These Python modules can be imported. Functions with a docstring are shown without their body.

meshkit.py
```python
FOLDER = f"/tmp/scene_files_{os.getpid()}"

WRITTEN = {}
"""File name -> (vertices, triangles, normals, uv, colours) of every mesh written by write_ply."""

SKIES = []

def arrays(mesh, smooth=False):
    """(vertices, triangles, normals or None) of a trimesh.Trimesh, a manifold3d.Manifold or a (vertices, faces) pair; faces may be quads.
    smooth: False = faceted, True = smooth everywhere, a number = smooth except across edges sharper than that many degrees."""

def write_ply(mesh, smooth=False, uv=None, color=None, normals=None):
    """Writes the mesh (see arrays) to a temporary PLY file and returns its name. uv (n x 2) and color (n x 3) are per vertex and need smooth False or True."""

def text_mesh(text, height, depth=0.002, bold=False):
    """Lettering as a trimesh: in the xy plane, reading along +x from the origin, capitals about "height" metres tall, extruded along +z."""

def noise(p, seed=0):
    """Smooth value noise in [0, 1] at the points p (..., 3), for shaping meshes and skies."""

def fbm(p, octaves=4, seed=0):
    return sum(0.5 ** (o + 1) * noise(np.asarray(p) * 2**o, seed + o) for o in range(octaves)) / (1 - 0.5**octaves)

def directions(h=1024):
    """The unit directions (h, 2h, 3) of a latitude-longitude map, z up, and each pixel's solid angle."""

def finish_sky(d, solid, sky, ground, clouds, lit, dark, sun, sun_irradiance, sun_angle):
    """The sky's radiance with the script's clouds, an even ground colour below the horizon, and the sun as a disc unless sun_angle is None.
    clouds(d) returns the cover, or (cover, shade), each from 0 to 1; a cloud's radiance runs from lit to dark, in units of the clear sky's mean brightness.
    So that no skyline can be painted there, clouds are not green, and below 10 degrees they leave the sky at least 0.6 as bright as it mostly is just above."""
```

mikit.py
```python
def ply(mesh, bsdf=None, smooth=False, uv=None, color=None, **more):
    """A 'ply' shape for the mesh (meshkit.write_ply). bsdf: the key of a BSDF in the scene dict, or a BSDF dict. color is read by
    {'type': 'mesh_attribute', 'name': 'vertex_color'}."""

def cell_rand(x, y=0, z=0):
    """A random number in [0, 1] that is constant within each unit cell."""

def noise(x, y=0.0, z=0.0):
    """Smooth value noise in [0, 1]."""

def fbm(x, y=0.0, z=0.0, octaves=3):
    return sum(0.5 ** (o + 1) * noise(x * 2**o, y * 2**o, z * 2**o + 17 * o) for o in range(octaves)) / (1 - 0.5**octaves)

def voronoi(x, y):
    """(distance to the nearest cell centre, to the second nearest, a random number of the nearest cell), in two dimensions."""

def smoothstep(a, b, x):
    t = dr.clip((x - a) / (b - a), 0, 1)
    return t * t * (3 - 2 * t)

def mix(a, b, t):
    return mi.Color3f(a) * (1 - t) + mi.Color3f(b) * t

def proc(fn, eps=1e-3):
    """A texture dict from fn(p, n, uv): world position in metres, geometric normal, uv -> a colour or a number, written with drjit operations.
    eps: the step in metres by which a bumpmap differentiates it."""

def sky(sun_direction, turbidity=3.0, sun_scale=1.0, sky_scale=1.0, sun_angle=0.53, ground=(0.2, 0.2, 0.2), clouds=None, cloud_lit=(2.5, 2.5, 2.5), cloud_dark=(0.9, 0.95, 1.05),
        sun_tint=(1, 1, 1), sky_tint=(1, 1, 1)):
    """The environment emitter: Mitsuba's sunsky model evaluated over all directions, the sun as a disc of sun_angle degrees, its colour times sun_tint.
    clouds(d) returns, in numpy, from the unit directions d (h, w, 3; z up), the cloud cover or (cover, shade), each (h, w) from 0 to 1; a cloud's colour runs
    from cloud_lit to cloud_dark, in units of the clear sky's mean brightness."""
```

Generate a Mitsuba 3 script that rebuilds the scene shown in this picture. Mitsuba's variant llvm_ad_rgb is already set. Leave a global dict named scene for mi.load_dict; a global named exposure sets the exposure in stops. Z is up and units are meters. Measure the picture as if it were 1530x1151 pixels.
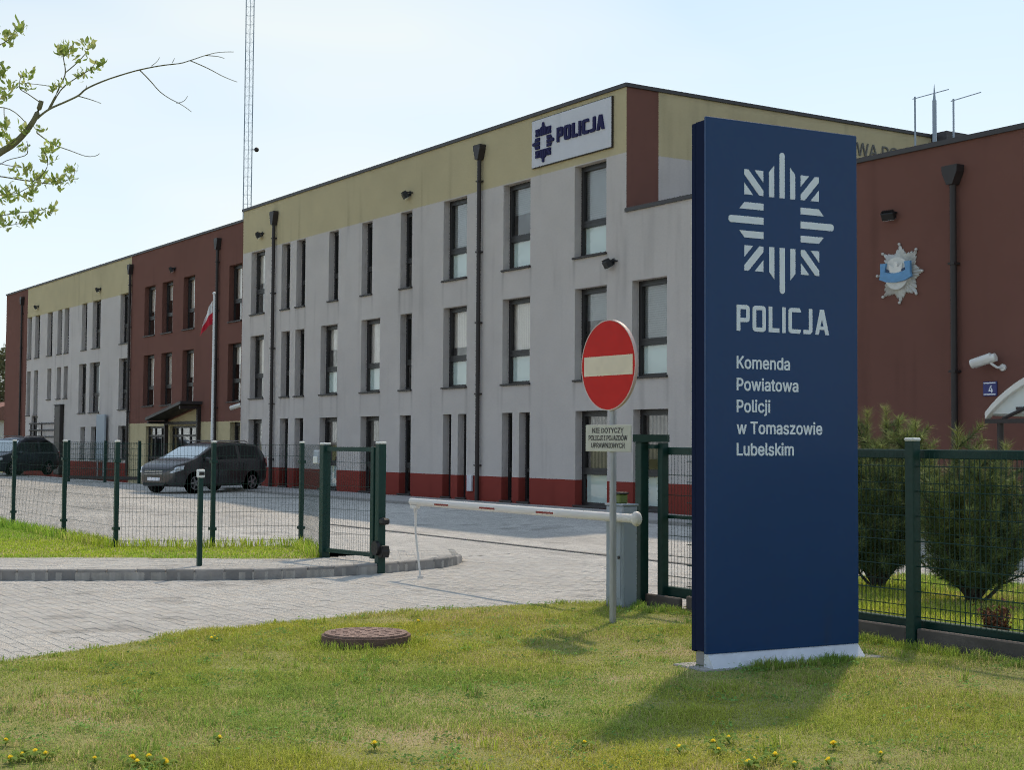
import math
import numpy as np
import trimesh
import manifold3d as m3
import shapely
from shapely import affinity
from shapely.geometry import Polygon, LineString, Point, box as sbox, MultiPolygon
import drjit as dr
import mitsuba as mi
import mikit
import meshkit
from mikit import proc, noise, fbm, smoothstep, mix, cell_rand, voronoi

# ------------------------------------------------------------------ camera, sky, exposure
T = mi.ScalarTransform4f
scene, labels = {}, {}
YAW, PITCH, ROLL = 0.57021, 0.047837, 0.0064443
FW = np.array([-math.cos(YAW) * math.cos(PITCH), math.sin(YAW) * math.cos(PITCH), math.sin(PITCH)])
_r = np.cross(FW, [0, 0, 1]); _r /= np.linalg.norm(_r); _u = np.cross(_r, FW)
UP = -_r * math.sin(ROLL) + _u * math.cos(ROLL)
scene['camera'] = {
    'type': 'perspective', 'fov': 2 * math.degrees(math.atan(765 / 2227.86)), 'fov_axis': 'x',
    'near_clip': 0.1, 'far_clip': 2000.0, 'principal_point_offset_y': 0.0163,
    'to_world': T().look_at(origin=[0, 0, 1.6], target=[float(x) for x in np.array([0, 0, 1.6]) + FW], up=[float(x) for x in UP])}


def clouds(d):
    el = np.degrees(np.arcsin(np.clip(d[..., 2], -1, 1)))
    n = meshkit.fbm(np.stack([d[..., 0] * 2.2, d[..., 1] * 2.2, d[..., 2] * 7.0], -1), 4, 3)
    base = np.clip(1.0 - el / 26.0, 0.30, 1.0)
    puff = np.clip((n - 0.50) * 3.2, 0, 1) * np.clip(1.25 - el / 28.0, 0, 1)
    return np.clip(base + puff * 0.8, 0, 1), np.clip(n * 0.25 - 0.05, 0, 1)


SUN = np.array([-0.63 * math.cos(math.radians(54)), 0.777 * math.cos(math.radians(54)), math.sin(math.radians(54))])
scene['sky'] = mikit.sky([float(x) for x in SUN], turbidity=3.5, clouds=clouds, cloud_lit=(2.10, 2.28, 2.29), cloud_dark=(1.25, 1.3, 1.32), sky_tint=(0.98, 1.02, 0.93), sun_scale=0.45, sun_angle=1.8)
exposure = 2.2

# ------------------------------------------------------------------ helpers
rng = np.random.default_rng(7)


def numbered(key):
    if key not in scene and key not in labels:
        return key
    k = 1
    while f'{key}_{k:03d}' in scene or f'{key}_{k:03d}' in labels:
        k += 1
    return f'{key}_{k:03d}'


def thing(name, label, cat, group=None, kind=None):
    key = numbered(name)
    labels[key] = {'label': label, 'category': cat}
    if group: labels[key]['group'] = group
    if kind: labels[key]['kind'] = kind
    return key


def struct(name, label=None, kind='structure'):
    labels[name] = {'label': label, 'category': name.replace('_', ' '), 'kind': kind}
    return name


COUNT = {}


def put(name, shape, parent=None, to=None, stuff=False, label=None):
    """one entry of the scene; numbered under its parent"""
    base = f'{parent}__{name}' if parent else name
    k = COUNT.get(base, 0); COUNT[base] = k + 1
    key = base if k == 0 else f'{base}_{k:03d}'
    scene[key] = shape if to is None else {**shape, 'to_world': to}
    if stuff: labels[key] = {'kind': 'stuff'}
    if label: labels.setdefault(key, {})['label'] = label
    return key


def box(x0, x1, y0, y1, z0, z1):
    m = trimesh.creation.box((x1 - x0, y1 - y0, z1 - z0))
    m.apply_translation(((x0 + x1) / 2, (y0 + y1) / 2, (z0 + z1) / 2))
    return m


def rbox(x0, x1, y0, y1, z0, z1, r=0.01):
    """chamfered box"""
    v = []
    for a in (x0, x1):
        for b in (y0, y1):
            for c in (z0, z1):
                sa, sb, sc = (1 if a == x0 else -1), (1 if b == y0 else -1), (1 if c == z0 else -1)
                v += [(a + sa * r, b + sb * r, c), (a + sa * r, b, c + sc * r), (a, b + sb * r, c + sc * r)]
    return trimesh.convex.convex_hull(np.array(v))


def cat(ms):
    return trimesh.util.concatenate([m for m in ms if m is not None])


def cyl(p0, p1, r, n=12, r1=None):
    p0, p1 = np.asarray(p0, float), np.asarray(p1, float)
    d = p1 - p0; L = np.linalg.norm(d); d = d / L
    a = np.cross(d, [0, 0, 1.0] if abs(d[2]) < 0.9 else [1.0, 0, 0]); a /= np.linalg.norm(a)
    b = np.cross(d, a)
    t = np.arange(n) * 2 * np.pi / n
    ring = np.cos(t)[:, None] * a + np.sin(t)[:, None] * b
    r1 = r if r1 is None else r1
    v = np.vstack([p0 + ring * r, p1 + ring * r1, [p0], [p1]])
    i = np.arange(n); j = (i + 1) % n
    f = np.vstack([np.stack([i, j, j + n], 1), np.stack([i, j + n, i + n], 1), np.stack([j, i, i * 0 + 2 * n], 1), np.stack([i + n, j + n, i * 0 + 2 * n + 1], 1)])
    return trimesh.Trimesh(v, f, process=False)


def tube(pts, rad, n=7):
    """tapered tube along a polyline"""
    p = np.asarray(pts, float); rad = np.broadcast_to(np.asarray(rad, float), (len(p),))
    t = np.gradient(p, axis=0); t /= np.linalg.norm(t, axis=1, keepdims=True) + 1e-12
    a = np.cross(t, np.where(np.abs(t[:, 2:]) < 0.9, [[0, 0, 1.0]], [[1.0, 0, 0]])); a /= np.linalg.norm(a, axis=1, keepdims=True)
    b = np.cross(t, a); ang = np.arange(n) * 2 * np.pi / n
    v = (p[:, None] + rad[:, None, None] * (np.cos(ang)[None, :, None] * a[:, None] + np.sin(ang)[None, :, None] * b[:, None])).reshape(-1, 3)
    i, j = np.meshgrid(np.arange(len(p) - 1), np.arange(n), indexing='ij')
    q = np.stack([i * n + j, i * n + (j + 1) % n, (i + 1) * n + (j + 1) % n, (i + 1) * n + j], -1).reshape(-1, 4)
    f = np.vstack([q[:, [0, 1, 2]], q[:, [0, 2, 3]]])
    e = len(v); v = np.vstack([v, p[:1], p[-1:]])
    k = np.arange(n)
    f = np.vstack([f, np.stack([(k + 1) % n, k, k * 0 + e], 1), np.stack([k + (len(p) - 1) * n, (k + 1) % n + (len(p) - 1) * n, k * 0 + e + 1], 1)])
    return trimesh.Trimesh(v, f, process=False)


def extr(poly, h):
    polys = [g for g in getattr(poly, 'geoms', [poly]) if g.area > 1e-8]
    return cat([trimesh.creation.extrude_polygon(g, h, engine='earcut') for g in polys])


def stand(mesh, x=0, y=0, z=0):
    """a mesh drawn in the xy plane, set upright in the xz plane facing -y"""
    m = mesh.copy(); v = np.array(m.vertices)
    m.vertices = np.stack([v[:, 0] + x, -v[:, 2] + y, v[:, 1] + z], 1)
    return m


def flat(poly, z, zfun=None, step=None):
    """a sheet; with step it is cut into a grid so that it can follow zfun"""
    polys = list(getattr(poly, 'geoms', [poly])); out = []
    if step:
        x0, y0, x1, y1 = poly.bounds; cut = []
        for a in np.arange(x0, x1, step[0]):
            for b in np.arange(y0, y1, step[1]):
                q = poly.intersection(sbox(a, b, a + step[0], b + step[1]))
                cut += [g for g in getattr(q, 'geoms', [q]) if g.geom_type == 'Polygon' and g.area > 1e-6]
        polys = cut
    for g in polys:
        v, f = trimesh.creation.triangulate_polygon(g, engine='earcut')
        v = np.asarray(v); zz = np.full(len(v), z) if zfun is None else z + zfun(v[:, 0], v[:, 1])
        m = trimesh.Trimesh(np.column_stack([v, zz]), f, process=False)
        if len(f) and m.face_normals[0][2] < 0: m.invert()
        out.append(m)
    return cat(out)


def curve(pts, n=60):
    """smooth curve through points (x, y)"""
    p = np.asarray(pts, float); t = np.r_[0, np.cumsum(np.linalg.norm(np.diff(p, axis=0), axis=1))]
    from scipy.interpolate import PchipInterpolator
    s = np.linspace(0, t[-1], n)
    return np.column_stack([PchipInterpolator(t, p[:, 0])(s), PchipInterpolator(t, p[:, 1])(s)])


# ------------------------------------------------------------------ materials
def rgb(c): return {'type': 'rgb', 'value': [float(x) for x in c]}


def mat(name, color, rough=0.7, metal=0.0, spec=0.4, two=False, bump=None, **kw):
    c = color if isinstance(color, dict) else rgb(color)
    d = {'type': 'principled', 'base_color': c, 'roughness': rough, 'metallic': metal, 'specular': spec, **kw}
    if bump: d = {'type': 'bumpmap', 'scale': 1.0, 'arbitrary': proc(bump[0], bump[1]), 'bsdf': d}
    if two: d = {'type': 'twosided', 'bsdf': d}
    scene[name] = d


STAINS = []                                                     # (x, z) of sill ends: dirty water runs down there


def plaster(base, var=0.10, stains=False):
    def f(p, n, uv):
        a = fbm(p.x * 0.35 + p.y * 0.35, p.z * 0.3, 3.1, 3)
        s = fbm(p.x * 3.1 + p.y * 3.1, p.z * 0.35, 7.7, 3)       # rain streaks run down the wall
        g = noise(p.x * 60, p.y * 60, p.z * 60)
        b = fbm(p.x * 1.7, p.y * 1.7, p.z * 1.4, 3)
        k = 1 + var * 1.6 * (a - 0.5) - var * 1.7 * smoothstep(0.55, 0.85, s) + var * 1.1 * (b - 0.5) + 0.10 * (g - 0.5)
        if stains:
            d = mi.Float(0)
            for x, z in STAINS:
                t = (z - p.z) / 0.9
                d = dr.maximum(d, dr.select((t > 0) & (t < 1), (1 - t) * dr.maximum(0, 1 - dr.abs(p.x - x) / 0.09), 0))
            k *= 1 - 0.24 * d * (0.4 + 0.9 * noise(p.x * 9, p.z * 2, 1.0))
        splash = dr.maximum(0, 1 - p.z / 0.7) * fbm(p.x * 2, p.y * 2, p.z * 4, 3)
        return mi.Color3f(*base) * (k - 0.25 * splash)
    return f


def rough_plaster(p, n, uv):
    return 0.0035 * noise(p.x * 140, p.y * 140, p.z * 140) + 0.002 * noise(p.x * 45, p.y * 45, p.z * 45)


for nm, c in (('grey_plaster', (0.515, 0.472, 0.448)), ('yellow_plaster', (0.485, 0.412, 0.255)), ('brown_plaster', (0.170, 0.080, 0.064)),
              ('red_plaster', (0.235, 0.045, 0.035))):
    mat(nm, proc(plaster(c, 0.105, nm == 'grey_plaster')), 0.92, spec=0.15, bump=(rough_plaster, 2e-3))


def metal_var(base, amt=0.12, sc=9.0):
    return proc(lambda p, n, uv: mi.Color3f(*base) * (1 + amt * (fbm(p.x * sc, p.y * sc, p.z * sc, 3) - 0.5) * 2))


mat('dark_metal', metal_var((0.028, 0.022, 0.022)), 0.5, spec=0.4)
mat('frame_paint', metal_var((0.018, 0.017, 0.018)), 0.42, spec=0.5)
mat('coping_metal', metal_var((0.045, 0.04, 0.042)), 0.5)
mat('interior_wall', (0.22, 0.21, 0.19), 0.9, two=True)
mat('blind_beige', proc(lambda p, n, uv: mi.Color3f(0.62, 0.57, 0.50) * (0.9 + 0.1 * dr.cos(p.x * 70 + p.y * 70))), 0.9, two=True)
mat('blind_grey', proc(lambda p, n, uv: mi.Color3f(0.25, 0.27, 0.27) * (0.85 + 0.15 * dr.cos(p.z * 120))), 0.9, two=True)
mat('curtain', proc(lambda p, n, uv: mi.Color3f(0.17, 0.15, 0.13) * (0.7 + 0.3 * dr.cos(p.x * 45))), 0.9, two=True)
mat('frosted_film', proc(lambda p, n, uv: mi.Color3f(0.50, 0.60, 0.57) * (0.92 + 0.1 * noise(p.x * 2, p.y * 2, p.z * 3))), 0.6, two=True)
scene['window_glass'] = {'type': 'thindielectric', 'int_ior': 1.52}
mat('car_glass', (0.012, 0.015, 0.016), 0.08, spec=0.35)
mat('blue_panel', proc(lambda p, n, uv: mix((0.0050, 0.038, 0.128), (0.030, 0.040, 0.060), 0.5 * smoothstep(0.55, 0.8, fbm(p.y * 5, p.z * 1.2, 0.3, 4)) * smoothstep(0.9, 0.2, p.z)) * (0.90 + 0.2 * fbm(p.y * 1.3, p.z * 1.0, 0.3, 3))), 0.38, spec=0.30,
    bump=(lambda p, n, uv: 0.0016 * fbm(p.y * 1.3, p.z * 1.1, p.x, 2), 5e-3))
mat('navy_side', (0.012, 0.019, 0.052), 0.8, spec=0.05)
mat('white_film', (0.64, 0.70, 0.78), 0.5, spec=0.4)
mat('panel_white', proc(plaster((0.56, 0.56, 0.60), 0.08)), 0.6)
mat('navy_letters', (0.015, 0.015, 0.075), 0.6, spec=0.15)
mat('grey_letters', (0.13, 0.125, 0.115), 0.6)
mat('galvanised', proc(lambda p, n, uv: mi.Color3f(0.36, 0.37, 0.39) * (0.85 + 0.3 * fbm(p.x * 22, p.y * 22, p.z * 9, 3))), 0.45, metal=0.55)
mat('base_steel', proc(lambda p, n, uv: mi.Color3f(0.60, 0.63, 0.70) * (0.9 + 0.2 * fbm(p.x * 9, p.y * 9, p.z * 9, 3))), 0.5, metal=0.15)
mat('green_paint', metal_var((0.006, 0.036, 0.029), 0.2, 25), 0.42, spec=0.3)
mat('cap_plastic', (0.62, 0.64, 0.62), 0.5)
mat('black_plastic', (0.014, 0.014, 0.015), 0.5)
mat('sign_red', proc(lambda p, n, uv: mi.Color3f(0.56, 0.018, 0.013) * (0.93 + 0.12 * fbm(p.x * 9, p.z * 9, 1.0, 3))), 0.5, spec=0.15)
mat('sign_cream', proc(lambda p, n, uv: mi.Color3f(0.72, 0.62, 0.47) * (0.88 + 0.2 * fbm(p.x * 7, p.z * 7, 2.0, 3))), 0.5)
mat('sign_rim', (0.60, 0.45, 0.42), 0.5)
mat('plate_face', proc(lambda p, n, uv: mi.Color3f(0.50, 0.49, 0.42) * (0.9 + 0.2 * fbm(p.x * 20, p.z * 20, 5.0, 3))), 0.6)
mat('black_print', (0.045, 0.043, 0.04), 0.6)
mat('cabinet_paint', proc(lambda p, n, uv: mi.Color3f(0.26, 0.30, 0.34) * (0.92 + 0.16 * fbm(p.x * 6, p.y * 6, p.z * 3, 3))), 0.5)
mat('boom_white', proc(lambda p, n, uv: mi.Color3f(0.62, 0.60, 0.57) * (0.9 + 0.15 * fbm(p.x * 5, p.y * 9, p.z * 9, 3))), 0.45)
mat('reflector_red', (0.22, 0.022, 0.02), 0.35)
mat('concrete', proc(lambda p, n, uv: mi.Color3f(0.27, 0.26, 0.25) * (0.75 + 0.5 * fbm(p.x * 6, p.y * 6, p.z * 6, 4))), 0.9)
mat('dark_concrete', proc(lambda p, n, uv: mi.Color3f(0.105, 0.092, 0.085) * (0.6 + 0.7 * fbm(p.x * 5, p.y * 5, p.z * 9, 4))), 0.95)
for k, c in enumerate(((0.335, 0.322, 0.298), (0.348, 0.336, 0.312), (0.322, 0.310, 0.288), (0.340, 0.320, 0.290))):
    mat(f'paver_{k}', proc(lambda p, n, uv, c=c: mi.Color3f(*c) * (0.86 + 0.28 * fbm(p.x * 16, p.y * 16, 1.0, 3)) * (0.83 + 0.32 * fbm(p.x * 0.9, p.y * 0.45, 4.0, 4)) * (1 - 0.22 * smoothstep(0.70, 0.80, fbm(p.x * 1.9, p.y * 1.9, 9.0, 3)))), 0.92)
for k, c in enumerate(((0.22, 0.21, 0.20), (0.255, 0.245, 0.235), (0.195, 0.19, 0.185))):
    mat(f'kerb_{k}', proc(lambda p, n, uv, c=c: mi.Color3f(*c) * (0.75 + 0.5 * fbm(p.x * 12, p.y * 12, p.z * 12, 4))), 0.92)
mat('joint_sand', proc(lambda p, n, uv: mi.Color3f(0.33, 0.315, 0.29) * (0.7 + 0.6 * fbm(p.x * 20, p.y * 20, 0.0, 3))), 1.0)


def yard_color(p, n, uv):
    u, v = p.x / 0.2, p.y / 0.1
    row = dr.floor(v)
    uu = u + 0.5 * (row - 2 * dr.floor(row / 2))
    fu, fv = uu - dr.floor(uu), v - row
    edge = dr.minimum(dr.minimum(fu, 1 - fu) * 0.2, dr.minimum(fv, 1 - fv) * 0.1)
    tone = 0.88 + 0.24 * cell_rand(dr.floor(uu), row)
    wear = 0.74 + 0.42 * fbm(p.x * 0.25, p.y * 0.7, 2.0, 4) - 0.25 * smoothstep(0.68, 0.8, fbm(p.x * 1.3, p.y * 1.3, 6.0, 3))
    c = mix((0.26, 0.245, 0.22), (0.355, 0.342, 0.318), smoothstep(0.003, 0.008, edge))
    return c * tone * wear


mat('yard_paving', proc(yard_color), 0.92)
mat('drain_iron', (0.10, 0.10, 0.10), 0.7)
mat('lid_iron', proc(lambda p, n, uv: mix((0.16, 0.095, 0.075), (0.30, 0.21, 0.18), fbm(p.x * 14, p.y * 14, 0.5, 4)) * (0.8 + 0.2 * dr.cos(p.x * 150) * dr.cos(p.y * 150))), 0.8)
mat('lid_ring', proc(lambda p, n, uv: mi.Color3f(0.12, 0.075, 0.06) * (0.6 + 0.8 * fbm(p.x * 16, p.y * 16, p.z * 20, 4))), 0.85)


def soil_color(p, n, uv):
    a = fbm(p.x * 1.1, p.y * 1.1, 3.0, 4)
    b = fbm(p.x * 9, p.y * 9, 5.0, 3)
    g = mix((0.15, 0.165, 0.05), (0.24, 0.225, 0.085), b)
    return mix(g, (0.29, 0.235, 0.13), smoothstep(0.55, 0.78, a))


mat('lawn_soil', proc(soil_color), 1.0)
mat('ground_cover', proc(lambda p, n, uv: mix((0.09, 0.115, 0.035), (0.15, 0.14, 0.07), fbm(p.x * 0.4, p.y * 0.4, 1.0, 4))), 1.0)
VC = {'type': 'mesh_attribute', 'name': 'vertex_color'}
scene['grass_blade'] = {'type': 'principledthin', 'base_color': VC, 'roughness': 0.6, 'diff_trans': 0.9}
scene['young_leaf'] = {'type': 'principledthin', 'base_color': VC, 'roughness': 0.5, 'diff_trans': 0.9}
scene['needle'] = {'type': 'twosided', 'bsdf': {'type': 'principled', 'base_color': VC, 'roughness': 0.6, 'specular': 0.3}}
mat('bark', proc(lambda p, n, uv: mix((0.10, 0.095, 0.07), (0.27, 0.26, 0.15), fbm(p.x * 30, p.y * 30, p.z * 14, 4))), 0.95)
mat('dark_bark', proc(lambda p, n, uv: mi.Color3f(0.055, 0.045, 0.04) * (0.6 + 0.8 * fbm(p.x * 20, p.y * 20, p.z * 9, 3))), 0.95)
scene['petal'] = {'type': 'principledthin', 'base_color': rgb((0.92, 0.76, 0.08)), 'roughness': 0.6, 'diff_trans': 1.0}
mat('mast_paint', (0.34, 0.40, 0.47), 0.5)
mat('pole_white', (0.72, 0.73, 0.74), 0.4)
mat('flag_white', (0.72, 0.72, 0.72), 0.85, two=True)
mat('flag_red', (0.52, 0.025, 0.045), 0.85, two=True)
mat('canopy_white', (0.66, 0.65, 0.62), 0.5)
mat('canopy_sheet', proc(lambda p, n, uv: mi.Color3f(0.62, 0.66, 0.65) * (0.92 + 0.1 * noise(p.x * 3, p.y * 3, p.z * 3))), 0.5, two=True)
mat('roof_felt', (0.05, 0.05, 0.055), 0.9)
mat('camera_white', (0.66, 0.65, 0.62), 0.4)
mat('silver_relief', proc(lambda p, n, uv: mi.Color3f(0.55, 0.55, 0.53) * (0.8 + 0.4 * fbm(p.x * 20, p.y * 20, p.z * 20, 3))), 0.45, metal=0.2)
mat('ribbon_blue', proc(lambda p, n, uv: mi.Color3f(0.11, 0.27, 0.48) * (0.85 + 0.3 * fbm(p.x * 12, p.y * 12, p.z * 20, 3))), 0.5)
mat('ribbon_dark', (0.03, 0.06, 0.12), 0.6)
mat('plate_blue', (0.03, 0.035, 0.16), 0.4)
mat('print_white', (0.70, 0.72, 0.78), 0.5)
mat('car_paint', proc(lambda p, n, uv: mi.Color3f(0.062, 0.059, 0.061) * (0.9 + 0.2 * fbm(p.x * 3, p.y * 3, p.z * 3, 2))), 0.20, metal=0.45, spec=0.5, clearcoat=1.0, clearcoat_gloss=0.9)
mat('car_paint_navy', proc(lambda p, n, uv: mi.Color3f(0.022, 0.027, 0.042) * (0.9 + 0.2 * fbm(p.x * 3, p.y * 3, p.z * 3, 2))), 0.3, metal=0.35, spec=0.5, clearcoat=1.0, clearcoat_gloss=0.9)
mat('windscreen_glass', (0.55, 0.60, 0.60), 0.06, metal=0.45, spec=1.0)
mat('tyre', (0.016, 0.016, 0.016), 0.85)
mat('alloy', (0.42, 0.42, 0.43), 0.35, metal=0.8)
mat('lamp_clear', (0.62, 0.66, 0.70), 0.15, spec=0.6)
mat('lamp_red', (0.30, 0.012, 0.012), 0.2)
mat('chrome', (0.62, 0.62, 0.63), 0.2, metal=0.9)
mat('board_blue', (0.33, 0.37, 0.41), 0.6)
mat('far_white', proc(plaster((0.55, 0.53, 0.50))), 0.9)
mat('far_roof', (0.20, 0.10, 0.08), 0.9)
mat('beacon_lens', (0.10, 0.14, 0.03), 0.3)
mat('rust_leaf', (0.16, 0.06, 0.03), 0.8, two=True)

# ------------------------------------------------------------------ ground
Z_IS = 0.12                                                     # raised side: sidewalk, left lawn and its fence
grass_edge = curve([(-2.0, -6.0), (-6.6, -1.8), (-9.6, 0.9), (-11.02, 2.73), (-11.62, 3.95), (-12.19, 5.35), (-12.40, 6.9), (-12.40, 7.9), (-12.12, 8.92)], 80)
kerb_line = curve([(-27.0, -3.2), (-21.5, 0.6), (-18.9, 2.6), (-17.57, 4.30), (-16.87, 5.66), (-16.43, 6.5), (-16.22, 7.25), (-16.22, 7.9), (-16.32, 8.5), (-16.5, 9.15), (-16.75, 9.75), (-17.3, 10.3), (-18.2, 10.75)], 160)
walk_back = curve([(-27.6, 0.1), (-21.4, 2.6), (-19.5, 4.8), (-18.87, 5.99), (-18.22, 7.0), (-17.75, 7.7), (-17.55, 8.2)], 50)


def dip(x, y):
    """the yard falls a little towards its drain line"""
    a = np.clip((y - 11.4) / 3.8, 0, 1); b = np.clip((18.7 - y) / 3.4, 0, 1)
    e = np.minimum(a, b); e = e * e * (3 - 2 * e)
    w = np.clip((x + 38.0) / 5.0, 0, 1)
    return -0.13 * e * w


struct('ground', 'grassy open ground reaching away to the horizon')
put('ground', mikit.ply(flat(sbox(-900, -900, 900, 900), -0.34), 'ground_cover'))
struct('lawn', 'short mown lawn with dry patches in front of the fence')
lawn_poly = Polygon(list(map(tuple, grass_edge)) + [(-11.6, 9.12), (6, 9.12), (6, -6)])


def lawn_z(x, y):
    return 0.012 + 0.03 * (meshkit.fbm(np.stack([x * 0.8, y * 0.8, x * 0], -1), 3, 5) - 0.5) * np.clip((9 - y) / 3, 0.2, 1)


put('lawn', mikit.ply(flat(lawn_poly, 0.0, lawn_z, (0.6, 0.6)), 'lawn_soil', smooth=True))
struct('driveway', 'pale concrete block driveway leading up to the barrier')
drive_poly = Polygon(list(map(tuple, grass_edge)) + [(-11.5, 9.0), (-11.5, 12.0), (-18.4, 12.0), (-18.2, 10.75)] + list(map(tuple, kerb_line[::-1][1:])) + [(-40, -10), (-2, -10)]).buffer(0)
drive_base = drive_poly.union(sbox(-12.45, 2, -10.8, 9.1))
put('driveway', mikit.ply(flat(drive_poly, -0.03), 'joint_sand'))


def paver_mesh(l, w, h, c=0.006):
    v = [(-l / 2, -w / 2, -h), (l / 2, -w / 2, -h), (l / 2, w / 2, -h), (-l / 2, w / 2, -h), (-l / 2, -w / 2, -c), (l / 2, -w / 2, -c), (l / 2, w / 2, -c), (-l / 2, w / 2, -c),
         (-l / 2 + c, -w / 2 + c, 0), (l / 2 - c, -w / 2 + c, 0), (l / 2 - c, w / 2 - c, 0), (-l / 2 + c, w / 2 - c, 0)]
    f = []
    for a in (0, 4):
        for i in range(4):
            j = (i + 1) % 4
            f += [(a + i, a + j, a + j + 4), (a + i, a + j + 4, a + i + 4)]
    f += [(8, 9, 10), (8, 10, 11)]
    return trimesh.Trimesh(v, f, process=False)


def lay(poly, holder, z, x0, x1, y0, y1, rot=0.0, near=300, centre=(0, 0)):
    """blocks in running bond; the nearest ones are parts, the rest one part"""
    pm = paver_mesh(0.197, 0.097, 0.05, 0.0028); plys = [mikit.ply(pm, f'paver_{k}') for k in range(4)]
    c_, s_ = math.cos(rot), math.sin(rot); spots = []
    for j, y in enumerate(np.arange(y0, y1, 0.1)):
        for x in np.arange(x0 + (j % 2) * 0.1, x1, 0.2):
            X, Y = centre[0] + x * c_ - y * s_, centre[1] + x * s_ + y * c_
            spots.append((X, Y))
    spots = np.array(spots); spots = spots[shapely.contains_xy(poly, spots[:, 0], spots[:, 1])]
    rel = spots @ FW[:2]; side = np.abs(spots @ np.array([0.54006, 0.8416])) / np.maximum(rel, 0.1)
    ok = (rel > 3) & (side < 0.375)
    spots = spots[ok]; order = np.argsort(np.hypot(spots[:, 0], spots[:, 1])); spots = spots[order]
    g = np.random.default_rng(11); rest = [[] for _ in range(4)]
    V, F = np.array(pm.vertices), np.array(pm.faces)
    for i, (x, y) in enumerate(spots):
        k = int(g.integers(4)); dz = z + g.normal() * 0.0012
        ax, ay, az = g.normal(0, 0.004, 3)
        if i < near:
            put('paver', plys[k], holder, T().translate([float(x), float(y), float(dz)]).rotate([0, 0, 1], math.degrees(rot) + float(az) * 20).rotate([1, 0, 0], float(ax) * 40).rotate([0, 1, 0], float(ay) * 20))
        else:
            a = rot + az * 0.3; R = np.array([[math.cos(a), -math.sin(a), 0], [math.sin(a), math.cos(a), 0], [-ay * 0.4, ax * 0.6, 1]])
            rest[k].append(V @ R.T + [x, y, dz])
    for k in range(4):
        if rest[k]:
            n = len(rest[k]); f = (F[None] + (np.arange(n) * len(V))[:, None, None]).reshape(-1, 3)
            put('paver_field', mikit.ply(trimesh.Trimesh(np.vstack(rest[k]), f, process=False), f'paver_{k}'), holder, stuff=True)


lay(drive_poly.intersection(sbox(-20, 1.5, -10.5, 12)), 'driveway', 0.0, -20, -10.4, 1.5, 12.0)

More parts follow.
